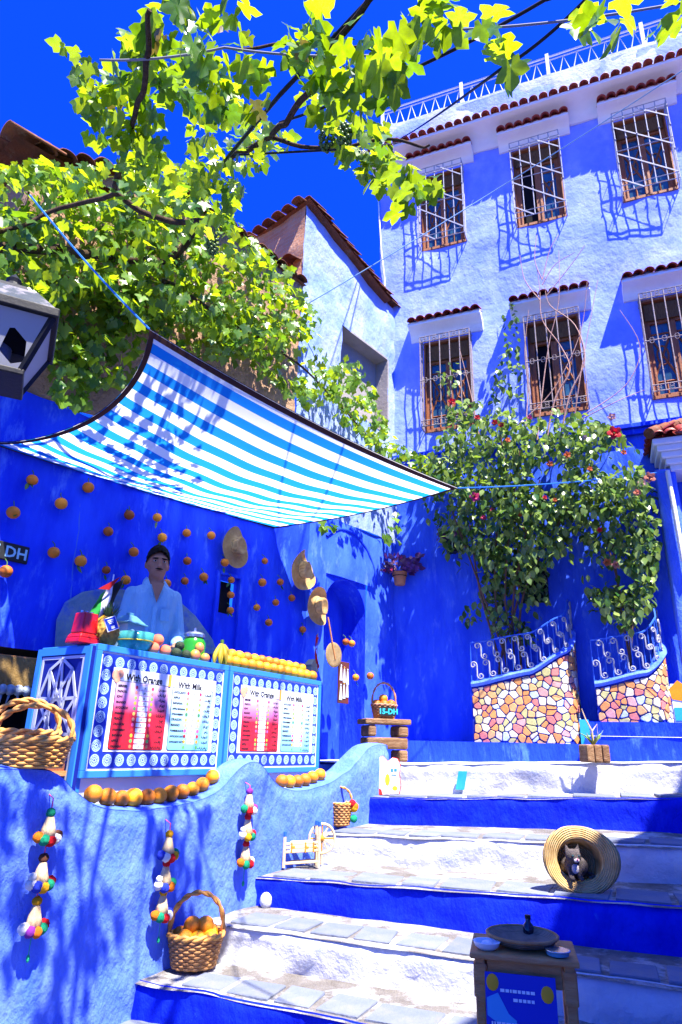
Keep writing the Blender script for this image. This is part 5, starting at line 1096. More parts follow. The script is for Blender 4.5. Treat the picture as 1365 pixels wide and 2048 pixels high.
# ---- pompom strings on the wavy wall
def pomstring(x, y, yb, label, spec):
    s, z = PAR.px(x, y, -.035); zb = PAR.px(x, yb, -.035)[1]; t = thing('pompom_garland', label, 'garland', PAR.w(s, -.05, z), PAR.a, 'pompom garlands on the wavy wall'); L_ = z-zb
    b = MB(); b.tube([(0, .05, .0), (0, 0, -.02), (.004, 0, -L_*.3), (-.006, 0, -L_*.7), (0, 0, -L_)], .004, 5); b.build('cord', POM['pink'], t)
    for i, (f, cols, tp) in enumerate(spec):
        zc = -L_*f; w = .05
        pom(t, (0, 0, zc+.075), .026, tp)
        b = MB(); b.lathe([(.012, zc+.07), (.022, zc+.05), (.035, zc), (.048, zc-.045), (.01, zc-.05)], 14, jit=.06); b.build('raffia_tassel', RAF, t, smooth=True)
        for q, c in enumerate(cols):
            a = -1.2+2.4*q/(len(cols)-1); pom(t, (.065*math.sin(a), -.045*math.cos(a)+.01, zc-.055-.012*math.cos(a*2)), .030, c)
        if i == 1: pom(t, (-.06, -.01, zc-.01), .022, 'white')
    b = MB(); b.tube([(0, 0, -L_), (.006, .01, -L_-.16)], .0025, 4); b.ball((.006, .01, -L_-.17), .014, 8, 6, sc=(.7, .7, 1.4)); b.build('tail', POM['green'], t)
C5 = ['white', 'purple', 'orange', 'green', 'red']; C6 = ['white', 'blue', 'yellow', 'green', 'red']; C7 = ['orange', 'green', 'red', 'white', 'brown']
pomstring(105, 1588, 1835, 'pompom and raffia garland at the far left of the wavy wall', [(.27, C7, 'green'), (.63, C6, 'brown'), (.96, C5, 'yellow')])
pomstring(339, 1640, 1815, 'pompom and raffia garland hanging above the basket of oranges', [(.30, ['blue', 'white', 'red', 'yellow', 'green'], 'yellow'), (.63, ['white', 'blue', 'orange', 'green'], 'red'), (.95, ['orange', 'green', 'red', 'white', 'blue'], 'yellow')])
pomstring(498, 1565, 1715, 'pompom and raffia garland below the peak of the wavy wall', [(.26, ['green', 'red', 'white', 'purple'], 'purple'), (.60, ['white', 'yellow', 'green', 'red'], 'red'), (.95, ['orange', 'green', 'red', 'white'], 'red')])
# ---- straw hat with a kitten
hp = atz(1172, 1785, .71); HT = thing('straw_hat', 'big straw hat lying on its side on the steps with a kitten inside', 'hat', (hp.x, hp.y+.06, 0), 0)
hz0 = zz(2, (Vector((hp.x, hp.y, 0))-Vector((*RIS[2][0], 0))).dot(SDIR), True)
HT.location.z = hz0+.205; HT.scale = (.82, .82, .82)
b = MB(); RB = .29; prof = []
for i in range(10): t_ = i/9; prof.append((.175*math.sin(t_*PI/2)**.6, -.26+.03*t_**3))
prof += [(.18, -.15), (.19, -.05), (.195, 0)]
for i in range(1, 10): t_ = i/9; prof.append((.195+(RB-.195)*t_, .06*t_-.01*t_*t_))
prof += [(RB+.006, .045), (RB-.004, .03)]
seg = 56; vs = []; fs = []
for j, (r, z) in enumerate(prof):
    for k in range(seg):
        a = 2*PI*k/seg; q = (r/RB)**2; vs.append((r*math.cos(a)*1.02, r*math.sin(a)*.86, z+.022*q*math.sin(3*a+.5)+.03*q*math.cos(2*a)))
for j in range(len(prof)-1):
    for k in range(seg): fs.append((j*seg+k, j*seg+(k+1) % seg, (j+1)*seg+(k+1) % seg, (j+1)*seg+k))
b.add(vs, fs); hb = b.build('straw', STRAWB, HT, smooth=True, fixn=False)
sol = hb.modifiers.new('thick', 'SOLIDIFY'); sol.thickness = .012
HT.rotation_euler = (Matrix.Rotation(math.radians(-10), 3, 'Z') @ Matrix.Rotation(math.radians(78), 3, 'X')).to_euler()
b = MB(); b.tube([((RB+.004)*1.02*math.cos(2*PI*k/60), (RB+.004)*.86*math.sin(2*PI*k/60), .045+.022*math.sin(3*2*PI*k/60+.5)+.03*math.cos(4*PI*k/60)) for k in range(60)], .010, 5, closed=True); b.build('brim_edge', STRAW, HT, smooth=True)
FUR = mat('grey_tabby_fur', (.045, .04, .04), (.12, .10, .10), 30, .95, .9, 130, .05, stretch=(1, .35, 1)); FURW = mat('white_fur', (.5, .45, .43), None, rough=.95, bump=.5, bscale=120)
kz = hz0+.082
kt = thing('kitten', 'small grey tabby kitten sitting inside the straw hat', 'cat', (hp.x-.055, hp.y+.06, kz), .1)
b = MB(); b.ball((.05, .09, .07), .085, 16, 12, sc=(1.1, 1.3, .9)); b.ball((0, .0, .085), .06, 14, 10, sc=(.95, 1, 1.1)); b.ball((-.01, -.045, .15), .052, 16, 12, sc=(1.05, .92, .92)); b.ball((-.01, -.088, .138), .022, 10, 8, sc=(1.15, .8, .75))
for sx in (-1, 1):
    b.lathe([(.022, 0), (.014, .022), (.003, .05), (0, .052)], 10, (-.01+sx*.034, -.035, .18), rot=Matrix.Rotation(sx*.25, 3, 'Y'), sy=.55)
    b.tube([(sx*.03, -.02, .08), (sx*.032-.005, -.05, .03), (sx*.032-.005, -.06, .012)], [.024, .018, .017], 10); b.ball((sx*.032-.005, -.068, .014), .02, 10, 8, sc=(.9, 1.25, .65))
b.tube([(.10, .12, .03), (.16, .06, .02), (.15, -.01, .018), (.10, -.03, .018)], [.02, .017, .014, .008], 9)
o = b.build('body', FUR, kt, smooth=True); remesh(o, .006, 3)
b = MB(); b.ball((-.01, -.098, .132), .017, 10, 8, sc=(1.25, .7, .8)); b.ball((-.005, -.055, .075), .03, 10, 8, sc=(.9, .6, 1.1)); b.build('white_muzzle', FURW, kt, smooth=True)
b = MB()
for sx in (-1, 1): b.ball((-.01+sx*.021, -.0885, .158), .0085, 8, 6)
b.build('eye', mat('cat_eye', (.02, .05, .05), None, rough=.1, spec=.6), kt, smooth=True)
b = MB(); b.ball((-.01, -.113, .139), .006, 8, 6); b.build('nose', POM['pink'], kt)
# ---- small wooden table at the bottom right
tp = athd(1046, 1893, 3.45); TZ = tp.z; tb = thing('wooden_table', 'small brown wooden table with a printed blue menu hung on its front', 'table', (tp.x, tp.y, 0), math.radians(-14))
TW, TD = .44, .34
b = MB()
b.bx((-TW/2, -TD/2, TZ-.022), (TW/2, TD/2, TZ)); b.build('table_top', WOOD2, tb, bev=.006)
for x in (-TW/2+.04, TW/2-.04):
    for y in (-TD/2+.04, TD/2-.04):
        b = MB(); b.box((x, y, (TZ-.022)/2), (.042, .042, TZ-.022)); b.box((x, y, TZ-.10), (.054, .054, .12)); b.box((x, y, .22), (.054, .054, .10)); b.build('leg', WOOD2, tb, bev=.006)
for a, c in (((-TW/2+.07, -TD/2+.025, TZ-.11), (TW/2-.07, -TD/2+.045, TZ-.024)), ((-TW/2+.07, TD/2-.045, TZ-.11), (TW/2-.07, TD/2-.025, TZ-.024)), ((-TW/2+.025, -TD/2+.07, TZ-.11), (-TW/2+.045, TD/2-.07, TZ-.024)), ((TW/2-.045, -TD/2+.07, TZ-.11), (TW/2-.025, TD/2-.07, TZ-.024)), ((TW/2-.045, -TD/2+.07, .2), (TW/2-.025, TD/2-.07, .25)), ((-TW/2+.045, -.02, .2), (TW/2-.045, .02, .25))): b = MB(); b.bx(a, c); b.build('rail', WOOD2, tb, bev=.004)
mb = thing('menu_poster', 'blue printed menu poster hanging on the front of the small table', 'poster', tb.location + Matrix.Rotation(math.radians(-14), 3, 'Z') @ Vector((-.02, -TD/2-.004, TZ-.36)), math.radians(-14))
b = MB(); b.bx((-.14, -.004, -.1), (.14, 0, .30)); b.build('sheet', NAVY, mb); 
CY = paint('cyan_print', (.08, .36, .62)); b = MB(); b.prism([(-.135, .21), (-.09, .23), (-.05, .16), (-.02, .14), (-.03, .09), (-.135, .15)], -.0062, -.0042); b.prism([(-.09, .02), (.0, .06), (.04, .01), (.02, -.05), (-.06, -.03)], -.0062, -.0042); b.prism([(.02, .06), (.135, .12), (.135, -.09), (.06, -.02)], -.0062, -.0042); b.build('pale_shapes', CY, mb)
for x, z in ((-.11, .265), (.105, .24)): b = MB(); b.ball((x, -.005, z), .028, 10, 6, sc=(.9, .1, 1.1)); b.build('drink_picture', YEL2, mb)
text('Fresh Juice', .052, PAPER, mb, (0, -.0066, .225), align='CENTER', bold=.001) if False else None
b = MB()
for j, (z, x0, x1) in enumerate(((.235, -.08, .06), (.205, -.03, .05), (.12, -.12, .1), (.09, -.11, .12), (.06, -.06, .08), (-.01, -.1, .1), (-.04, -.07, .06))):
    x = x0
    while x < x1: w = random.uniform(.006, .018); b.bx((x, -.0072, z), (min(x+w, x1+.01), -.0064, z+.011)); x += w+.004
o = b.build('print_lines', PAPER, mb); o['kind'] = 'stuff'
def on_tb(x, y): return tb.location + Matrix.Rotation(math.radians(-14), 3, 'Z') @ Vector((x, y, TZ))
bo = thing('wicker_tray', 'shallow round woven tray lying on the small wooden table', 'tray', on_tb(.0, .03), .3)
b = MB(); b.lathe([(.09, .0), (.135, .015), (.15, .036), (.154, .041), (.147, .042), (.12, .022), (.08, .012), (0, .010)], 40); b.build('tray', strawmat('grey_tray_weave', (.20, .15, .11), (.28, .22, .17), 60), bo, smooth=True)
b = MB(); b.tube([(.152*math.cos(2*PI*k/40), .152*math.sin(2*PI*k/40), .040) for k in range(40)], .007, 5, closed=True); b.build('rim', WICKD, bo, smooth=True)
as_ = thing('glass_ashtray', 'small blue glass dish at the right front of the small table', 'dish', on_tb(.14, -.10), 0); b = MB(); b.lathe([(.035, 0), (.045, .005), (.05, .022), (.044, .022), (.038, .008), (0, .006)], 16); b.build('dish', glassmat('blue_dish_glass', (.15, .45, .6), .1, .7), as_, smooth=True, angle=40); b = MB(); b.lathe([(.052, .02), (.054, .024), (.046, .024)], 16); b.build('lip', STEEL, as_, smooth=True)
a2 = thing('white_dish', 'small white dish at the left front corner of the small table', 'dish', on_tb(-.15, -.09), 0); b = MB(); b.lathe([(.035, 0), (.05, .012), (.058, .03), (.05, .03), (.04, .012), (0, .008)], 18); b.build('dish', PAPER, a2, smooth=True, angle=40); b = MB(); b.ball((0, 0, .02), .025, 8, 6, sc=(1, 1, .5)); b.build('salt', SIGNW, a2)
bt = thing('dark_bottle', 'small dark bottle standing behind the woven tray', 'bottle', on_tb(.03, .165-.03+.02), 0); b = MB(); b.lathe([(.022, 0), (.024, .005), (.024, .05), (.012, .065), (.012, .08), (0, .08)], 14); b.build('glass', mat('dark_glass', (.006, .01, .02), None, rough=.1, spec=.6), bt, smooth=True, angle=40); b = MB(); b.lathe([(.014, .078), (.014, .092), (0, .092)], 12); b.build('cap', DARK, bt)
# ---- cork planter with a succulent on the landing edge
p = athd(1192, 1523, 7.55); t_l = (Vector((p.x, p.y, 0))-Vector((*RIS[5][0], 0))).dot(SDIR); lz2 = zz(5, t_l, True)
cp = thing('bark_planter', 'small bark block planter with a spiky succulent on the landing edge', 'planter', (p.x, p.y+.02, lz2+.008), .1)
for x in (-.085, .0, .085): b = MB(); b.box((0, 0, .085), (.078, .2, .17)); b.build('bark_block', LOG, cp, loc=(x, random.uniform(-.01, .01), 0), bev=.016)
SUC = leafmat('succulent', (.10, .22, .06), (.25, .36, .08), (.3, .4, .05), .2)
for i in range(14):
    a = i*2.4; ln = random.uniform(.10, .2); b = MB(); b.tube([(0, 0, .16), (.4*ln*math.cos(a), .3*ln*math.sin(a), .16+.5*ln), (.75*ln*math.cos(a), .5*ln*math.sin(a), .16+ln*random.uniform(.6, 1.0))], [.010, .008, .002], 5); b.build('leaf', SUC, cp)
b = MB(); b.tube([(0, 0, .15), (.0, 0, .3), (-.06, 0, .42), (-.09, 0, .52)], [.011, .010, .008, .004], 6); b.tube([(.0, 0, .3), (.06, 0, .37), (.055, 0, .28)], [.008, .006, .003], 6); b.build('stem', RAF, cp)
# turquoise painted strips
TQ = mat('turquoise_paint_strip', (.015, .30, .55), (.03, .36, .6), 8, .7)
for i, (x0, y0, x1, y1, fr_, d) in enumerate(((912, 1541, 934, 1580, None, 0),)):
    k = 5; t_ = [ (atz(x0, 1560, 1.3)-Vector((*RIS[5][0], 0))).dot(SDIR) ]
    rf_ = Fr(RIS[5][0][0], RIS[5][0][1], -22); s0, z1 = rf_.px(914, 1542, -.045); s1, z0 = rf_.px(932, 1580, -.045)
    b = MB(); b.prism([(s0-.02, z0), (s1-.02, z0), (s1+.02, z1), (s0+.02, z1)], -.05, -.02); o = b.build('turquoise_strip', TQ, stairs, loc=rf_.P, rz=rf_.a)
# ================================================================== PLANTERS with mosaic fronts
MOS = [mat('mosaic_' + n_, c, tuple(min(1, x*1.25) for x in c), 14, .7, .3, 40, .2, rnd=.1) for n_, c in (('orange', (.50, .20, .065)), ('coral', (.46, .14, .12)), ('cream', (.48, .42, .31)), ('olive', (.36, .33, .14)), ('white', (.48, .49, .52)), ('amber', (.50, .27, .11)), ('pale_blue', (.34, .41, .50)), ('rose', (.48, .24, .22)))]
GROUT = mat('navy_grout', (.004, .012, .22), (.01, .03, .32), 12, .9, .6, 40)
def planter(name, label, sA, sB, dF, z0, topfn, rad, nst, gate=True, rails=True):
    t = thing(name, label, 'planter', FAC.P, FAC.a)
    L1 = (sB-sA-rad); L2 = PI/2*rad; L3 = max(.05, -dF-rad); LT = L1+L2+L3
    def plan(q):                                # arc length -> (s, d, nx, ny)
        if q < L1: return sA+q, dF, 0, -1
        if q < L1+L2: a = (q-L1)/rad; return sB-rad+rad*math.sin(a), dF+rad-rad*math.cos(a), math.sin(a), -math.cos(a)
        return sB, dF+rad+(q-L1-L2), 1, 0
    def surf(q, z, off): s, d, nx, ny = plan(q); return (s+nx*off, d+ny*off, z)
    b = MB(); b.grid(lambda u, v: surf(LT*u, z0+(topfn(LT*u/LT)-z0)*v, .012*noise.noise(Vector((u*5, v*3, 1)))), 60, 10); b.grid(lambda u, v: (sA, dF*(1-u), z0+(topfn(0)-z0)*v), 3, 3)
    b.grid(lambda u, v: (plan(LT*u)[0]*(1-v)+max(sA, min(sB-.1, plan(LT*u)[0]))*v, plan(LT*u)[1]*(1-v)+0*v, topfn(u)-.05), 40, 2)
    b.build('render_wall', GROUT, t, smooth=True, fixn=False, angle=40)
    b = MB()
    def cp(u, v):
        a = 2*PI*v; x, y, z = surf(LT*u, topfn(u), -.03+.075*math.cos(a)); return (x, y, z+.02+.038*math.sin(a))
    b.grid(cp, 60, 10); b.build('coping', PARB, t, smooth=True, fixn=False)
    # irregular stones: clipped cells around jittered seeds, every stone its own piece
    zmax = max(topfn(i/20) for i in range(21)); seeds = []; st = .092; jn = int((zmax-z0)/st)+2
    for j in range(-1, jn):
        for i in range(-1, int(LT/st)+2): seeds.append((i*st+(j % 2)*st*.5+random.uniform(-.45, .45)*st, z0+j*st*.92+random.uniform(-.42, .42)*st))
    cnt = 0
    for (qx, qz) in seeds:
        if not (-.02 < qx < LT+.02 and z0-.02 < qz < zmax) or cnt >= nst: continue
        poly = [(qx-.1, qz-.1), (qx+.1, qz-.1), (qx+.1, qz+.1), (qx-.1, qz+.1)]
        cl_ = [((ox+qx)/2, (oz+qz)/2, qx-ox, qz-oz) for ox, oz in seeds if (ox, oz) != (qx, qz) and abs(ox-qx) < .3 and abs(oz-qz) < .3] + [(.004, qz, 1, 0), (LT-.004, qz, -1, 0), (qx, z0+.004, 0, 1)]
        tu = topfn(max(0, min(1, qx/LT)))-.03; sl = (topfn(min(1, (qx+.05)/LT))-topfn(max(0, (qx-.05)/LT)))/.1; cl_.append((qx, tu, sl, -1))
        for mx_, mz_, nx_, nz_ in cl_:
            ll = math.hypot(nx_, nz_); nx_, nz_ = nx_/ll, nz_/ll; out = []
            for k in range(len(poly)):
                A, B = poly[k], poly[(k+1) % len(poly)]; da = (A[0]-mx_)*nx_+(A[1]-mz_)*nz_-.0055; db = (B[0]-mx_)*nx_+(B[1]-mz_)*nz_-.0055
                if da >= 0: out.append(A)
                if (da >= 0) != (db >= 0): f_ = da/(da-db); out.append((A[0]+(B[0]-A[0])*f_, A[1]+(B[1]-A[1])*f_))
            poly = out
            if len(poly) < 3: break
        if len(poly) < 3: continue
        cx = sum(p[0] for p in poly)/len(poly); cz = sum(p[1] for p in poly)/len(poly)
        if max(abs(p[0]-cx)+abs(p[1]-cz) for p in poly) < .028: continue
        rp = []                                     # knock the corners off
        for k in range(len(poly)):
            A, B = poly[k], poly[(k+1) % len(poly)]; rp += [(A[0]+(B[0]-A[0])*.16, A[1]+(B[1]-A[1])*.16), (A[0]+(B[0]-A[0])*.84, A[1]+(B[1]-A[1])*.84)]
        n = len(rp); c0 = Vector(surf(cx, cz, 0)); b = MB(); vs = []; hgt = random.uniform(.012, .022)
        for off, sc_ in ((-.01, 1), (hgt-.006, 1), (hgt, .88)):
            for ex, ez in rp: vs.append(Vector(surf(max(.003, min(LT-.003, cx+(ex-cx)*sc_)), cz+(ez-cz)*sc_, off))-c0)
        fs = [tuple(range(2*n, 3*n))]
        for r in (0, 1):
            for k in range(n): fs.append((r*n+k, r*n+(k+1) % n, (r+1)*n+(k+1) % n, (r+1)*n+k))
        b.add(vs, fs); b.build('mosaic_stone', random.choices(MOS, (6, 4, 5, 4, 3, 4, 2, 1.5))[0], t, loc=c0); cnt += 1
    # scroll railing following the coping
    HRL = .50
    def rt(u): return HRL*(1-.25*u)+.0
    b = MB(); b.tube([surf(LT*u, topfn(u)+.06, -.03) for u in [i/30 for i in range(31)]], .009, 5); b.build('lower_rail', IRONB, t); b = MB(); b.tube([surf(LT*u, topfn(u)+.05+rt(u), -.03) for u in [i/30 for i in range(31)]], .011, 5); b.build('top_rail', IRONB, t)
    nb = int(LT/.075)
    for i in range(nb+1):
        u = i/nb; b = MB(); b.tube([surf(LT*u, topfn(u)+.03, -.03), surf(LT*u, topfn(u)+.05+rt(u), -.03)], .006, 5); b.build('bar', IRONB, t)
    def scroll(q, zc, hgt, flip):
        P = []; r0 = hgt*.20
        for e in (1, -1):
            for k in range(13):
                a = k/12*PI*2.6; r = r0*(1-.72*k/12)
                P.append((e, k, e*flip*(r0-r*math.cos(a)) if False else None, None)) if False else None
        pts = []
        for k in range(12, -1, -1): a = k/12*PI*2.4; r = r0*(1-.75*k/12); pts.append((flip*(-r0+r*math.cos(a)+0), hgt/2-r0+r*math.sin(a)))
        low = [(-x, -z) for x, z in pts][::-1]
        pts = pts+low
        b = MB(); b.tube([surf(max(0.01, min(LT, q+x)), zc+z, .0) for x, z in pts], .0095, 5); b.build('scroll', IRONW, t, smooth=True, angle=60)
    ns = int(LT/.15)
    for i in range(ns):
        u = (i+.5)/ns; zb = topfn(u)+.06; hh = rt(u)/2-.01
        scroll(LT*u, zb+hh*.52, hh*.95, 1); scroll(LT*u+.06, zb+hh*1.55, hh*.9, 1)
    # soil
    b = MB(); b.prism([(sA+.02, .0), (sB-.06, .0), (sB-.06, dF*.6), (sB-.2, dF+.07), (sA+.02, dF+.07)], topfn(0)-.12, topfn(0)-.08, 'z'); b.build('soil', mat('soil', (.03, .02, .014), (.05, .035, .025), 20, .95, 1, 60), t)
    return t, surf, LT
def curve(pts):
    def f(u):
        for (a, z0), (c, z1) in zip(pts, pts[1:]):
            if u <= c: k = (u-a)/(c-a); k = k*k*(3-2*k)*.5+k*.5; return z0+(z1-z0)*k
        return pts[-1][1]
    return f
D1 = -.62
a0 = FAC.px(948, 1485, D1); a1 = FAC.px(1163, 1480, D1+.25); zt0 = FAC.px(948, 1372, D1)[1]; zt1 = FAC.px(1050, 1347, D1)[1]; zt2 = FAC.px(1112, 1305, D1)[1]; zt3 = FAC.px(1160, 1262, D1+.2)[1]
pl1, surf1, LT1 = planter('mosaic_planter', 'left curved planter faced with orange, cream and coral mosaic stones, scroll railing on top', a0[0], a1[0], D1, 1.69, curve([(0, zt0), (.42, zt1), (.68, zt2), (.88, zt3), (1, zt3+.06)]), .30, 300)
D2 = -.60
c0_ = FAC.px(1197, 1440, D2); c1_ = FAC.px(1345, 1432, D2+.2)
pl2, surf2, LT2 = planter('mosaic_planter', 'right curved planter of mosaic stones with scroll railing beside the porch pier', c0_[0], c1_[0], D2, 1.94, curve([(0, FAC.px(1197, 1372, D2)[1]), (.45, FAC.px(1265, 1350, D2)[1]), (.72, FAC.px(1318, 1305, D2)[1]), (.9, FAC.px(1335, 1262, D2+.1)[1]), (1, FAC.px(1335, 1235, D2+.1)[1])]), .30, 300)
for q in (pl1, pl2): q['group'] = 'mosaic planters at the foot of the house'
# turquoise box post in the gap
sT, zT = FAC.px(1172, 1478, -.76); b = MB(); b.bx((sT-.05, -.80, 1.70), (sT+.05, -.75, 1.70+.27)); b.build('turquoise_strip', TQ, pl)
# orange-and-white board at the right edge
p = FAC.pxw(1362, 1440, -.70); t = thing('small_board', 'small orange and white board standing by the right planter at the edge', 'sign', (p.x, p.y, 1.952), FAC.a); b = MB(); b.bx((-.06, 0, 0), (.2, .02, .42)); b.build('board', PAPER, t); b = MB(); b.prism([(-.06, .25), (.1, .22), (.12, .38), (.02, .46), (-.08, .36)], -.006, -.001); b.build('orange_print', ORM, t); b = MB(); b.bx((-.05, -.006, .02), (.1, -.001, .16)); b.build('aqua_print', TQ, t)
# ================================================================== LEAVES
def grape_outline():
    P = []
    lobes = [(-2.45, .62), (-1.15, .90), (0, 1.12), (1.15, .90), (2.45, .62)]
    for i, (a, r) in enumerate(lobes):
        for da, f in ((-.42, .74), (-.20, .84), (0, 1.0), (.20, .84), (.42, .74)): P.append((a+da, r*f))
        if i < 4: P.append(((a+lobes[i+1][0])/2, .52))
    return [(r*math.sin(a)*.62, .28+r*math.cos(a)*.62) for a, r in P]
GO = grape_outline()
def leafgeo(outline, fold=.2, cup=.22, cx=0, cy=.28):
    vs = [(cx, cy, -.03)]; 
    for x, y in outline: vs.append((x, y, fold*abs(x)-cup*((x)**2+(y-cy)**2)*1.4))
    n = len(outline); fs = [(0, 1+k, 2+k) for k in range(n-1)]; return vs, fs
GV, GF = leafgeo(GO)
GO2 = [GO[i] for i in range(0, len(GO), 2)]; GV2, GF2 = leafgeo(GO2)
VL = leafmat('vine_leaf', (.09, .22, .015), (.035, .12, .012), (.50, .68, .004), .48, gloss=.3); VLs = leafmat('vine_leaf_mass', (.16, .29, .035), (.03, .11, .012), (.60, .74, .008), .46, var='attr', gloss=.3)
b = MB(); b.add(GV, GF); GLEAF = b.mesh('leaf', VL, smooth=True, fixn=False); GDRY = b.mesh('dry_leaf', leafmat('dry_vine_leaf', (.22, .12, .03), (.16, .14, .03), (.5, .3, .02), .4), smooth=True, fixn=False)
def orient(nrm, up=Vector((0, 0, -1)), spin=0.0):
    z = nrm.normalized(); y = up - z*up.dot(z)
    if y.length < 1e-3: y = z.orthogonal()
    y.normalize(); x = y.cross(z); M_ = Matrix((x, y, z)).transposed(); return M_ @ Matrix.Rotation(spin, 3, 'Z')
class Mass:
    def __init__(s): s.b = MB(); s.b.var = []
    def leaf(s, p, M_, sc, V, F):
        s.b.add([p + (M_ @ (Vector(v)*sc)) for v in V], F); s.b.var += [random.random()]*len(F)
def rnd_n(bias, spread):
    while True:
        v = Vector((random.uniform(-1, 1), random.uniform(-1, 1), random.uniform(-1, 1)))
        if 0 < v.length < 1: break
    return bias + v.normalized()*spread
TOCAM = lambda p: (CAMP-p).normalized()
# ---------------------------------------------------------------- grape vine
vn = thing('grape_vine', 'sprawling grape vine with bright green leaves over the old wall and overhead wires', 'vine', LW.w(-7.0, -.12, 1.2))
VO = vn.location.copy()
BARK = mat('vine_bark', (.05, .032, .022), (.09, .06, .04), 20, .9, .9, 60, .05, stretch=(1, 1, .2))
def vz(x, y, z=4.9): return atz(x, y, z)
def wl_(x, y, d): return LW.pxw(x, y, d)
stems = [
 ([LW.w(-7.0, -.12, 1.2), LW.w(-7.0, -.13, 3.2), LW.w(-6.9, -.3, 4.9), wl_(-60, 500, -.8), wl_(120, 500, -.7), wl_(330, 520, -.6), wl_(395, 450, -.9)], [.05, .046, .044, .042, .04, .038, .034]),
 ([wl_(395, 450, -.9), athd(400, 380, 4.9), athd(455, 320, 4.2), athd(540, 275, 3.5), vz(600, 200), vz(690, 75, 4.85), vz(760, -20, 4.8)], [.03, .026, .023, .02, .018, .016, .014]),
 ([athd(400, 440, 5.0), athd(330, 440, 4.9), athd(235, 385, 4.5), athd(260, 270, 3.8), vz(295, 130), vz(300, 20)], [.03, .026, .022, .018, .016, .012]),
 ([athd(235, 385, 4.5), athd(120, 420, 4.9), athd(0, 470, 5.0), athd(-80, 500, 5.1)], [.02, .018, .016, .012]),
 ([wl_(330, 560, -.5), wl_(450, 640, -.45), wl_(560, 700, -.4), wl_(660, 790, -.35), wl_(760, 900, -.3)], [.025, .02, .016, .012, .008]),
 ([athd(470, 95, 2.5), athd(555, 90, 2.5), athd(670, 100, 2.55), athd(745, 100, 2.55)], [.008, .008, .008, .007]),
 ([athd(540, 275, 3.5), athd(640, 300, 3.4), athd(760, 285, 3.3), athd(860, 290, 3.3)], [.016, .013, .011, .008]),
]
for pts, rs in stems:
    # smooth + wiggle
    P = []; Rr = []
    for i in range(len(pts)-1):
        for k in range(6):
            t = k/6; a = pts[max(0, i-1)]; c = pts[i]; d = pts[i+1]; e = pts[min(len(pts)-1, i+2)]
            q = .5*((2*c)+(d-a)*t+(2*a-5*c+4*d-e)*t*t+(-a+3*c-3*d+e)*t**3); P.append(q + Vector((noise.noise(q*4), noise.noise(q*4+Vector((9, 0, 0))), noise.noise(q*4+Vector((0, 9, 0)))))*.03); Rr.append(rs[i]+(rs[i+1]-rs[i])*t)
    P.append(pts[-1]); Rr.append(rs[-1]); b = MB(); b.tube([p-VO for p in P], Rr, 7); b.build('stem', BARK, vn, smooth=True, angle=60)
mass = Mass(); big = []
def scatter(poly, n, depth, sz, nb=Vector((0, 0, 0)), spread=.9, sub_=0.0):
    xs = [p[0] for p in poly]; ys = [p[1] for p in poly]; k = 0; tries = 0
    while k < n and tries < n*40:
        tries += 1; x, y = random.uniform(min(xs), max(xs)), random.uniform(min(ys), max(ys)); ins = False; j = len(poly)-1
        for i in range(len(poly)):
            if (poly[i][1] > y) != (poly[j][1] > y) and x < (poly[j][0]-poly[i][0])*(y-poly[i][1])/(poly[j][1]-poly[i][1])+poly[i][0]: ins = not ins
            j = i
        if not ins: continue
        g_ = noise.noise(Vector((x*.011, y*.011, n*.13)))
        if g_ < sub_-.5 and random.random() < .85: continue
        p = depth(x, y); 
        if p is None: continue
        s = random.uniform(*sz); dist = (p-CAMP).length
        nr = rnd_n(TOCAM(p)*.35+Vector((0, 0, .55))+nb, spread); big.append((s/dist, p, orient(nr, Vector((random.uniform(-.4, .4), random.uniform(-.4, .4), -1))), s)); k += 1
J = lambda a: random.uniform(-a, a)
wallN = -LW.n
# dense curtain over the stucco wall
scatter([(-10, 330), (80, 320), (190, 330), (250, 300), (380, 330), (430, 400), (520, 480), (600, 560), (640, 640), (600, 700), (520, 690), (430, 660), (330, 620), (290, 650), (200, 560), (120, 600), (-10, 570)], 2400, lambda x, y: wl_(x, y, -random.uniform(.1, .95)), (.085, .15), wallN*.5, .9, .22)
scatter([(-10, 540), (100, 560), (150, 640), (190, 700), (180, 800), (120, 830), (90, 700), (-10, 600)], 330, lambda x, y: wl_(x, y, -random.uniform(.1, .5)), (.09, .15), wallN*.5, .8, .2)
scatter([(190, 560), (300, 560), (290, 660), (270, 720), (215, 690)], 150, lambda x, y: wl_(x, y, -random.uniform(.1, .35)), (.09, .14), wallN*.5, .8, .25)
scatter([(120, 560), (320, 560), (420, 640), (470, 720), (330, 700), (290, 640), (280, 720), (240, 790), (180, 760), (140, 660)], 420, lambda x, y: wl_(x, y, -random.uniform(.1, .5)), (.085, .145), wallN*.5, .85, .12)
# strip running behind the awning edge to the house
scatter([(430, 600), (540, 600), (640, 650), (720, 720), (760, 800), (785, 900), (770, 920), (700, 850), (600, 800), (500, 730), (400, 670)], 780, lambda x, y: wl_(x, y, -random.uniform(.1, .7)), (.085, .14), wallN*.5, .85, .25)
scatter([(740, 790), (790, 880), (850, 910), (920, 950), (910, 980), (850, 960), (790, 920)], 170, lambda x, y: FAC.pxw(x, y, -random.uniform(.2, .9)), (.09, .14), Vector((0, -.4, 0)), .8, .1)
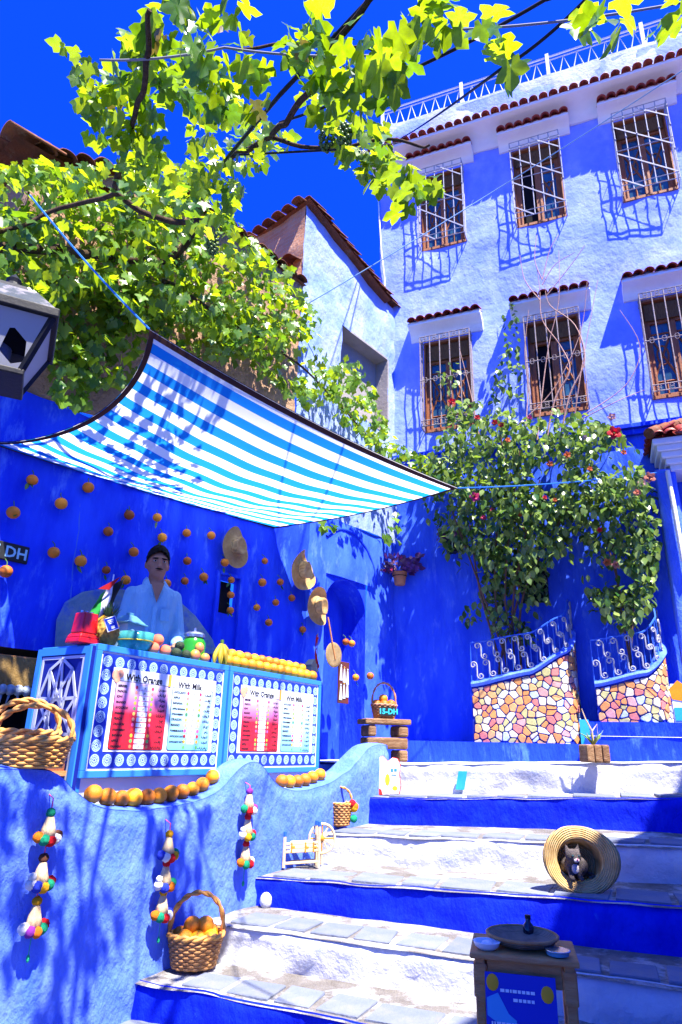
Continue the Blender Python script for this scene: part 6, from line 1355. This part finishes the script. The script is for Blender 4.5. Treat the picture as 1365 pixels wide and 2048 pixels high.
# overhead: upright spray and the arch of leaves
def ov(z0, z1): return lambda x, y: atz(x, y, random.uniform(z0, z1))
scatter([(180, 140), (250, 60), (300, 0), (400, 60), (390, 150), (340, 220), (330, 330), (400, 330), (330, 400), (230, 400), (190, 310), (160, 200)], 230, lambda x, y: athd(x, y, random.uniform(2.3, 2.6)+(y/400)*1.9), (.10, .16), Vector((0, 0, .3)), .9, .25)
scatter([(125, 90), (160, 75), (200, 130), (190, 170), (150, 160)], 16, ov(4.6, 5.0), (.07, .11))
scatter([(340, -20), (500, -20), (480, 60), (400, 130), (350, 60)], 24, ov(4.5, 5.0), (.10, .16))
scatter([(330, 90), (520, 60), (560, 170), (520, 260), (400, 240), (350, 170)], 62, ov(4.6, 5.2), (.09, .15), spread=.8, sub_=.3)
scatter([(390, 240), (480, 200), (570, 260), (600, 320), (520, 330), (460, 420), (400, 480), (350, 420)], 250, lambda x, y: athd(x, y, random.uniform(3.4, 5.0)), (.08, .14), spread=.9, sub_=.25)
scatter([(560, 40), (640, 30), (700, 70), (690, 190), (620, 190), (570, 110)], 46, ov(4.5, 5.1), (.10, .17), spread=.7)
scatter([(690, 30), (770, 30), (810, 120), (790, 200), (720, 190), (680, 110)], 30, ov(4.4, 4.9), (.11, .18), spread=.6)
scatter([(780, -10), (920, -10), (900, 60), (830, 90), (780, 40)], 22, ov(4.6, 5.0), (.11, .17), spread=.7)
scatter([(600, 180), (720, 180), (780, 260), (800, 330), (760, 380), (700, 330), (640, 260)], 120, lambda x, y: athd(x, y, random.uniform(2.9, 3.5)), (.075, .125), spread=.85, sub_=.15)
scatter([(720, 300), (810, 320), (890, 360), (880, 395), (800, 390), (740, 370)], 60, lambda x, y: athd(x, y, random.uniform(3.0, 3.3)), (.08, .13), spread=.7)
for x, y, n_ in ((985, 80, 7), (960, 60, 4), (1185, 40, 7), (1200, 20, 4), (1335, 20, 7), (840, 380, 4), (660, 180, 5), (1010, 100, 3)):
    scatter([(x-42, y-42), (x+42, y-42), (x+42, y+42), (x-42, y+42)], n_, ov(4.3, 4.7), (.10, .16), spread=.5)
for x, y in ((640, 1060), (655, 1055), (780, 1030), (790, 1050), (770, 1060), (785, 1075), (650, 1045)):
    scatter([(x-14, y-14), (x+14, y-14), (x+14, y+14), (x-14, y+14)], 2, lambda x, y: LW.pxw(x, y, -.35), (.12, .16), wallN*.6, .5)
big.sort(key=lambda a: -a[0])
for k, (_, p, M_, s) in enumerate(big):
    if k < 300: put('leaf', GDRY if k % 29 == 7 and k > 70 else GLEAF, vn, p-VO, rot=M_.to_euler(), scale=s)
    else: mass.leaf(p-VO, M_, s, GV2, GF2)
o = mass.b.build('foliage', VLs, vn, smooth=True, fixn=False); o['kind'] = 'stuff'
GRAPE = mat('green_grape', (.05, .10, .02), (.09, .15, .03), 10, .35, 0, spec=.4)
for x, y, hd in ((655, 255, 3.3), (428, 470, 4.6), (375, 540, 6.2), (690, 250, 3.2), (360, 505, 6.0)):
    p = athd(x, y, hd)-VO; b = MB()
    for k in range(46): t = k/46; rr = .055*math.sin(PI*(.12+.8*(1-t)))*(1-.3*t); a = k*2.4; b.ball((rr*math.cos(a), rr*math.sin(a), -.2*t), .015, 6, 4)
    b.tube([(0, 0, 0), (0, 0, .08)], .004, 4); o = b.build('grape_bunch', GRAPE, vn, loc=p, smooth=True); o['kind'] = 'stuff'
# ---------------------------------------------------------------- overhead wires
def wire(name, label, pts, r, mt, s=.05):
    P = []
    for a, c in zip(pts, pts[1:]): P += sag(a, c, s, 10)[:-1]
    P.append(pts[-1]); o0 = pts[0]; b = MB(); b.tube([p-o0 for p in P], r, 6); o = b.build(name, mt, None, loc=o0, smooth=True); return tag(o, label, 'cable', 'overhead cables')
wire('cable', 'thick dark cable from the vine stem up to the top edge, left of centre', [athd(430, 345, 4.1), atz(560, 190, 4.9), atz(720, 20, 4.95), atz(800, -60, 5.0)], .012, DARK, .0)
wire('cable', 'dark cable sagging from the tall house corner up to the top right', [FAC.pxw(790, 283, -.5), atz(1000, 140, 5.2), atz(1190, -20, 5.2)], .010, DARK, .04)
wire('cable', 'dark cable crossing above the roof railing towards the top centre', [athd(560, 245, 3.5), atz(800, 150, 5.0), atz(1090, 0, 5.0), atz(1160, -40, 5.0)], .009, DARK, .02)
wire('cable', 'thin pale blue clothes line running across the windows of the house', [LW.pxw(598, 618, -.05), FAC.pxw(1000, 375, -1.6), FAC.pxw(1420, 105, -2.6)], .008, mat('pale_blue_line', (.2, .35, .5), None), .02)
wire('cable', 'dark thin wire level with the hanging grape leaves', [athd(470, 310, 3.9), athd(700, 298, 3.2), FAC.pxw(800, 285, -.5)], .008, DARK, .0)
wire('cable', 'pale wire running along the upper vine leaves', [atz(200, 120, 4.9), atz(450, 95, 4.9), atz(760, 110, 4.9), atz(900, 60, 4.9), atz(1365, 5, 4.9)], .006, mat('grey_wire', (.2, .2, .24), None), .03)
wc = FAC.pxw(756, 420, -.03); b = MB(); b.tube([FAC.pxw(x, y, -.04)-wc for x, y in ((757, 395), (760, 450), (763, 500), (770, 560), (769, 640), (770, 760), (772, 880))], .013, 6); o = b.build('cable', PLASTERW, None, loc=wc, smooth=True); tag(o, 'white cable running down the left corner of the tall house', 'cable', 'overhead cables')
# ---------------------------------------------------------------- rose bush
rb = thing('rose_bush', 'big rose bush with small glossy leaves and red and orange flowers above the mosaic planters', 'bush', FAC.w(FAC.px(1040, 1300, -.4)[0], -.35, 1.75))
RO = rb.location.copy(); RSTEM = mat('rose_stem', (.10, .055, .04), (.16, .09, .06), 15, .85, .5, 50)
def fp_(x, y, d): return FAC.pxw(x, y, d)
def stem(pts, r0, r1, mt=RSTEM, nm='stem', parent=None, org=None):
    parent = parent or rb; org = org if org is not None else RO
    P = []; n = len(pts)
    for i in range(n-1):
        for k in range(5):
            t = k/5; a = pts[max(0, i-1)]; c = pts[i]; d = pts[i+1]; e = pts[min(n-1, i+2)]; P.append(.5*((2*c)+(d-a)*t+(2*a-5*c+4*d-e)*t*t+(-a+3*c-3*d+e)*t**3))
    P.append(pts[-1]); m_ = len(P); b = MB(); b.tube([p-org for p in P], [r0+(r1-r0)*i/(m_-1) for i in range(m_)], 6); return b.build(nm, mt, parent, smooth=True, angle=60)
base = [fp_(1000+i*14, 1330, -.35) for i in range(5)]
for i, tgt in enumerate(((960, 1180, 940, 1050), (990, 1180, 1000, 980), (1030, 1170, 1080, 960), (1050, 1180, 1150, 990), (1010, 1200, 1040, 900), (1040, 1150, 1000, 860), (985, 1240, 900, 1010))):
    q = base[i % 5]; stem([Vector((q.x, q.y, 1.9)), q, fp_(tgt[0], tgt[1], -.5), fp_(tgt[2], tgt[3], -.6-.1*(i % 3))], .022, .010)
q2 = fp_(1262, 1330, -.35)
for tg in ((1240, 1200, 1220, 1030), (1270, 1180, 1280, 1000), (1250, 1220, 1180, 960)): stem([Vector((q2.x, q2.y, 2.1)), q2, fp_(tg[0], tg[1], -.45), fp_(tg[2], tg[3], -.55)], .018, .009)
# bare woody stems climbing past the windows
BARE = mat('bare_branch', (.30, .16, .13), (.42, .26, .2), 12, .8, .4, 50)
for pts in (((1090, 900), (1110, 800), (1140, 740), (1120, 690), (1085, 640), (1080, 580), (1075, 540)), ((1120, 880), (1140, 790), (1170, 720), (1150, 650), (1100, 610), (1090, 570)), ((1050, 880), (1056, 780), (1050, 700), (1058, 620)), ((1075, 880), (1088, 760), (1100, 680), (1118, 600), (1118, 500)), ((1000, 880), (1090, 800), (1135, 730), (1165, 650), (1175, 560)), ((1110, 860), (1200, 810), (1260, 760), (1280, 690), (1240, 620)), ((960, 880), (945, 800), (920, 700)), ((1150, 830), (1160, 760), (1172, 690), (1196, 560)), ((1080, 600), (1050, 560), (1040, 510)), ((1095, 590), (1150, 520), (1170, 490)), ((1085, 570), (1110, 530), (1150, 505)), ((1085, 560), (1070, 520), (1074, 470)), ((1140, 850), (1240, 800), (1290, 780)), ((1085, 560), (1100, 500), (1118, 470))):
    stem([fp_(x, y, -.34-.05*noise.noise(Vector((x*.01, y*.01, 0)))) for x, y in pts], .016 if len(pts) > 5 else .010, .004, BARE, 'bare_branch')
RL = leafmat('rose_leaf', (.22, .32, .06), (.03, .11, .015), (.34, .50, .03), .36, gloss=.25); RLs = leafmat('rose_leaf_mass', (.26, .35, .09), (.022, .09, .014), (.32, .46, .03), .34, var='attr', gloss=.25)
OV_, OF_ = leaf_shape(4, .62); b = MB(); b.add(OV_, OF_); RLEAF = b.mesh('leaf', RL, smooth=True, fixn=False)
big = []
camN = -FAC.n
def dep(d0, d1): return lambda x, y: fp_(x, y, -random.uniform(d0, d1))
def S(poly, n, d0, d1, sz=(.065, .125), sub_=.28): scatter(poly, int(n*.78), dep(d0, d1), sz, camN*.4, 1.0, sub_)
S([(890, 860), (960, 830), (1060, 810), (1150, 820), (1230, 850), (1280, 900), (1290, 980), (1240, 1020), (1100, 1030), (960, 1020), (870, 980), (850, 920)], 3300, .2, 1.15)
S([(860, 960), (960, 980), (1060, 980), (1130, 1010), (1130, 1100), (1060, 1160), (980, 1130), (900, 1080), (850, 1030)], 1700, .15, 1.0)
S([(960, 1100), (1090, 1100), (1100, 1200), (1060, 1280), (990, 1270), (960, 1200)], 650, .1, .6, sub_=.35)
S([(1130, 970), (1300, 960), (1320, 1060), (1310, 1200), (1260, 1260), (1200, 1220), (1140, 1140), (1110, 1050)], 1500, .15, .8, sub_=.3)
S([(1180, 1170), (1300, 1170), (1240, 1250), (1190, 1230)], 150, .15, .5)
S([(820, 930), (900, 900), (900, 990), (850, 1010)], 170, .2, .9); S([(860, 1000), (930, 1060), (930, 1150), (890, 1100)], 120, .1, .5)
S([(1000, 620), (1030, 600), (1040, 700), (1060, 800), (980, 830), (985, 740), (1010, 700)], 210, .1, .4, (.06, .11), .1)
S([(880, 720), (930, 730), (900, 790), (880, 770)], 30, .25, .5); S([(890, 800), (960, 790), (960, 840), (900, 850)], 130, .3, .7)
S([(920, 1215), (960, 1190), (970, 1240), (930, 1250)], 30, .2, .4)
big.sort(key=lambda a: -a[0]); mass = Mass()
for k, (_, p, M_, s) in enumerate(big):
    if k < 300: put('leaf', RLEAF, rb, p-RO, rot=M_.to_euler(), scale=s*1.15)
    else: mass.leaf(p-RO, M_, s*1.15, OV_, OF_)
o = mass.b.build('foliage', RLs, rb, smooth=True, fixn=False); o['kind'] = 'stuff'
# roses
FLW = {k: leafmat(k+'_petal', c, tuple(x*.8 for x in c), tuple(min(1, x*1.2) for x in c), .3, gloss=.6) for k, c in dict(red=(.62, .01, .02), pink=(.66, .03, .16), peach=(.66, .22, .12), orange=(.66, .13, .02), palepink=(.62, .34, .30)).items()}
RM = {}
for k, mm in FLW.items():
    b = MB()
    for ring, (n, r, h, op) in enumerate(((5, 1.0, .35, 1.0), (5, .75, .55, .6), (4, .45, .65, .25))):
        for i in range(n):
            a = 2*PI*i/n+ring*.6; ca, sa_ = math.cos(a), math.sin(a); w = .62*r
            vs = []
            for t in (0, .5, 1):
                rr = r*op*t+.12; z = h*(t**.7)*.9
                for q in (-1, 0, 1): ww = w*math.sin(PI*(.15+.7*t))*q*.8; vs.append((rr*ca-ww*sa_, rr*sa_+ww*ca, z-.08*abs(q)*t))
            b.add(vs, [(0, 1, 4, 3), (1, 2, 5, 4), (3, 4, 7, 6), (4, 5, 8, 7)])
    RM[k] = b.mesh('rose', mm, smooth=True, fixn=False)
for x, y, r, k in ((1229, 866, 15, 'red'), (1224, 834, 9, 'palepink'), (950, 994, 11, 'pink'), (968, 1035, 6, 'pink'), (904, 803, 8, 'red'), (990, 845, 7, 'red'), (1003, 850, 6, 'red'), (1100, 928, 7, 'orange'), (1135, 910, 8, 'orange'), (1060, 835, 6, 'pink'), (1300, 955, 12, 'peach'), (1285, 965, 9, 'palepink'), (1275, 985, 8, 'peach'), (1170, 875, 6, 'palepink'), (1215, 1125, 9, 'orange'), (1232, 1130, 9, 'peach'), (1090, 995, 5, 'red'), (1200, 1060, 6, 'red'), (1050, 1055, 6, 'peach'), (1040, 1030, 5, 'orange'), (812, 938, 7, 'peach'), (1180, 938, 6, 'orange'), (955, 835, 6, 'red'), (1110, 1000, 5, 'orange'), (1016, 880, 6, 'orange'), (985, 1020, 5, 'pink'), (1248, 905, 6, 'orange')):
    p = fp_(x, y, -1.12 if y < 1020 else -.8); s = r/FPX*(p-CAMP).dot(_F)*.85; M_ = orient(TOCAM(p)+Vector((J(.3), J(.3), .3))); put('rose', RM[k], rb, p-RO, rot=M_.to_euler(), scale=s)
# ---------------------------------------------------------------- hanging flower pot
hp_ = FAC.px(800, 1170, -.16); fpot = thing('hanging_flower_pot', 'terracotta wall pot with purple-leaved pink flowers hung on the dark blue wall', 'plant pot', FAC.w(hp_[0], -.16, hp_[1]), FAC.a)
POTM = mat('pot_terracotta', (.42, .16, .07), (.5, .22, .1), 10, .8, .3, 40)
b = MB(); b.lathe([(.07, 0), (.075, .005), (.098, .13), (.108, .135), (.112, .19), (.10, .19), (.09, .14), (0, .13)], 24); b.build('pot', POTM, fpot, smooth=True, angle=40)
b = MB(); b.tube([(.10*math.cos(2*PI*k/24), .10*math.sin(2*PI*k/24), .132) for k in range(24)], .009, 5, closed=True); b.tube([(0, .10, .132), (0, .17, .14)], .012, 5); b.build('bracket', DARK, fpot)
PUR = leafmat('purple_leaf', (.10, .02, .10), (.16, .05, .18), (.25, .05, .2), .25); mp2 = Mass()
for i in range(190):
    a = random.uniform(0, 2*PI); e = random.uniform(.0, 1.25); r = random.uniform(.08, .30); p = Vector((r*math.cos(a)*1.15, r*math.sin(a)*.55-.05, .20+r*math.sin(e)*.75)); mp2.leaf(p, orient(Vector((J(1), -1, J(1))), Vector((math.cos(a), 0, math.sin(e)-.3))), random.uniform(.06, .13), OV_, OF_)
o = mp2.b.build('foliage', PUR and leafmat('purple_leaf_mass', (.08, .018, .10), (.16, .05, .2), (.25, .05, .2), .25, var='attr'), fpot, smooth=True, fixn=False); o['kind'] = 'stuff'
for i in range(14): a = random.uniform(0, 6.28); put('flower', RM['palepink' if i % 3 else 'pink'], fpot, (random.uniform(-.25, .25), -.2+J(.05), .2+random.uniform(-.02, .16)), rot=(PI/2+J(.5), J(.5), 0), scale=.022)
# second dark pot among the bush
hp2 = FAC.px(905, 1105, -.2); fp2 = thing('hanging_flower_pot', 'dark hanging pot with dull pink flowers half hidden left of the rose bush', 'plant pot', FAC.w(hp2[0], -.2, hp2[1]), FAC.a)
b = MB(); b.lathe([(.08, 0), (.11, .14), (.12, .15), (.12, .2), (.1, .2), (0, .15)], 20); b.build('pot', DARK, fp2, smooth=True, angle=40); mp2 = Mass()
for i in range(120): a = random.uniform(0, 6.28); r = random.uniform(.05, .22); mp2.leaf(Vector((r*math.cos(a), r*math.sin(a)*.6-.03, .2+r*random.uniform(.1, .9))), orient(Vector((J(1), -1, J(1)))), random.uniform(.05, .1), OV_, OF_)
o = mp2.b.build('foliage', bpy.data.materials['purple_leaf_mass'], fp2, smooth=True, fixn=False); o['kind'] = 'stuff'
for i in range(5): put('flower', RM['palepink'], fp2, (J(.1), -.17, .28+J(.1)), rot=(PI/2, 0, 0), scale=.03)
b = MB(); b.tube([(0, 0, .02), (0, .2, .04)], .014, 6); b.build('bracket', DARK, fp2)
for q in (fpot, fp2): q['group'] = 'hanging flower pots'
# ================================================================== STREET LANTERN, upper left
LH = 3.05; lc = athd(0, 688, LH)
lt = thing('street_lantern', 'large black street lantern with frosted glass and a hole in one pane, upper left', 'lamp', (lc.x, lc.y, 0), math.atan2(-lc.x, lc.y)-.10)
FG = glassmat('frosted_glass', (.42, .42, .40), .6, .78)
LGL = mat('frosted_pane', (.40, .41, .40), (.5, .5, .48), 5, .5, .1, 30, .3)
zc = lc.z; w0, w1, hh = .115, .20, .30; zb, ztp = zc-.17, zc+.08
def lq(z): t = (z-zb)/(ztp-zb); return w0+(w1-w0)*t
b = MB(); b.box((0, 0, ztp+.02), (2*w1+.05, 2*w1+.05, .045)); b.box((0, 0, zb-.012), (2*w0+.03, 2*w0+.03, .03)); b.build('rim', DARK, lt, bev=.006)
for sx in (-1, 1):
    for sy in (-1, 1): b = MB(); b.tube([(sx*w0, sy*w0, zb), (sx*w1, sy*w1, ztp)], .016, 4); b.build('corner_bar', DARK, lt)
def pane(fx):
    vs = []
    for s_, z in ((-1, zb), (1, zb), (1, ztp), (-1, ztp)): w = lq(z); p = Vector((s_*w, -w, z)); vs.append(Matrix.Rotation(fx, 3, 'Z') @ p)
    return vs
for q, fx in enumerate((0, PI/2, PI, -PI/2)):
    vs = pane(fx); b = MB()
    if q == 0:   # pane with the broken hole
        c = (vs[0]+vs[1]+vs[2]+vs[3])/4 + Vector((.07, 0, -.03)); hole = []
        for k, (dx, dz) in enumerate(((-.055, -.03), (0, -.075), (.05, -.055), (.045, .03), (-.01, .075), (-.03, .07))):
            z = c.z+dz; hole.append(Vector((c.x+dx, -lq(z), z)))
        out = [vs[0], (vs[0]+vs[1])/2, vs[1], vs[2], (vs[2]+vs[3])/2, vs[3]]
        b.add(hole+out, [(k, (k+1) % 6, 6+(k+1) % 6, 6+k) for k in range(6)])
    else: b.add(vs, [(0, 1, 2, 3)])
    b.build('pane', FG, lt, fixn=False)
RFM = mat('weathered_lantern_paint', (.03, .04, .05), (.05, .06, .07), 12, .5, .2, 50, c3=(.16, .15, .17), s3=7, lo3=.5, hi3=.56)
b = MB(); b.box((0, 0, ztp+.105), (2*w1+.02, 2*w1+.02, .12), taper=.55); b.build('roof', RFM, lt); b = MB(); b.box((0, 0, ztp+.19), (w1*.9, w1*.9, .05), taper=.7); b.lathe([(.05, ztp+.21), (.03, ztp+.25), (.035, ztp+.27), (0, ztp+.31)], 12); b.build('cap', DARK, lt)
b = MB(); b.lathe([(.03, zb), (.03, zb+.06), (.055, zb+.10), (.055, zb+.15), (0, zb+.19)], 14); b.build('bulb', LGL, lt, smooth=True)
Ri = Matrix.Rotation(-lt.rotation_euler.z, 3, 'Z'); pp = Ri @ Vector((-.5, -.06, 0))
b = MB(); b.tube([(pp.x, pp.y, 0), (pp.x, pp.y, zb-.35)], [.05, .035], 10); b.lathe([(.11, 0), (.10, .06), (.07, .2), (.05, .26)], 14, (pp.x, pp.y, 0)); b.build('post', DARK, lt, smooth=True, angle=50)
b = MB(); b.tube([(pp.x, pp.y, zb-.40), (pp.x*.8, pp.y*.8, zb-.16), (pp.x*.4, pp.y*.4, zb-.06), (0, 0, zb-.02)], .018, 7); b.tube([(pp.x, pp.y, zb-.62), (pp.x*.62, pp.y*.62, zb-.40), (pp.x*.3, pp.y*.3, zb-.16), (pp.x*.16, pp.y*.16, zb-.05)], .014, 7); b.tube([(pp.x*.55+.07*math.cos(a)*(1-a/14)*pp.normalized().x, pp.y*.55+.07*math.cos(a)*(1-a/14)*pp.normalized().y, zb-.22+.07*math.sin(a)*(1-a/14)) for a in [k*.5 for k in range(18)]], .009, 5); b.build('bracket', DARK, lt, smooth=True, angle=60)
b = MB(); b.tube([(-.02, -w0-.01, zb+.0), (-.1, -w0-.03, zb-.05), (-.16, -w0-.03, zb-.08)], .006, 5); b.build('lamp_wire', DARK, lt)
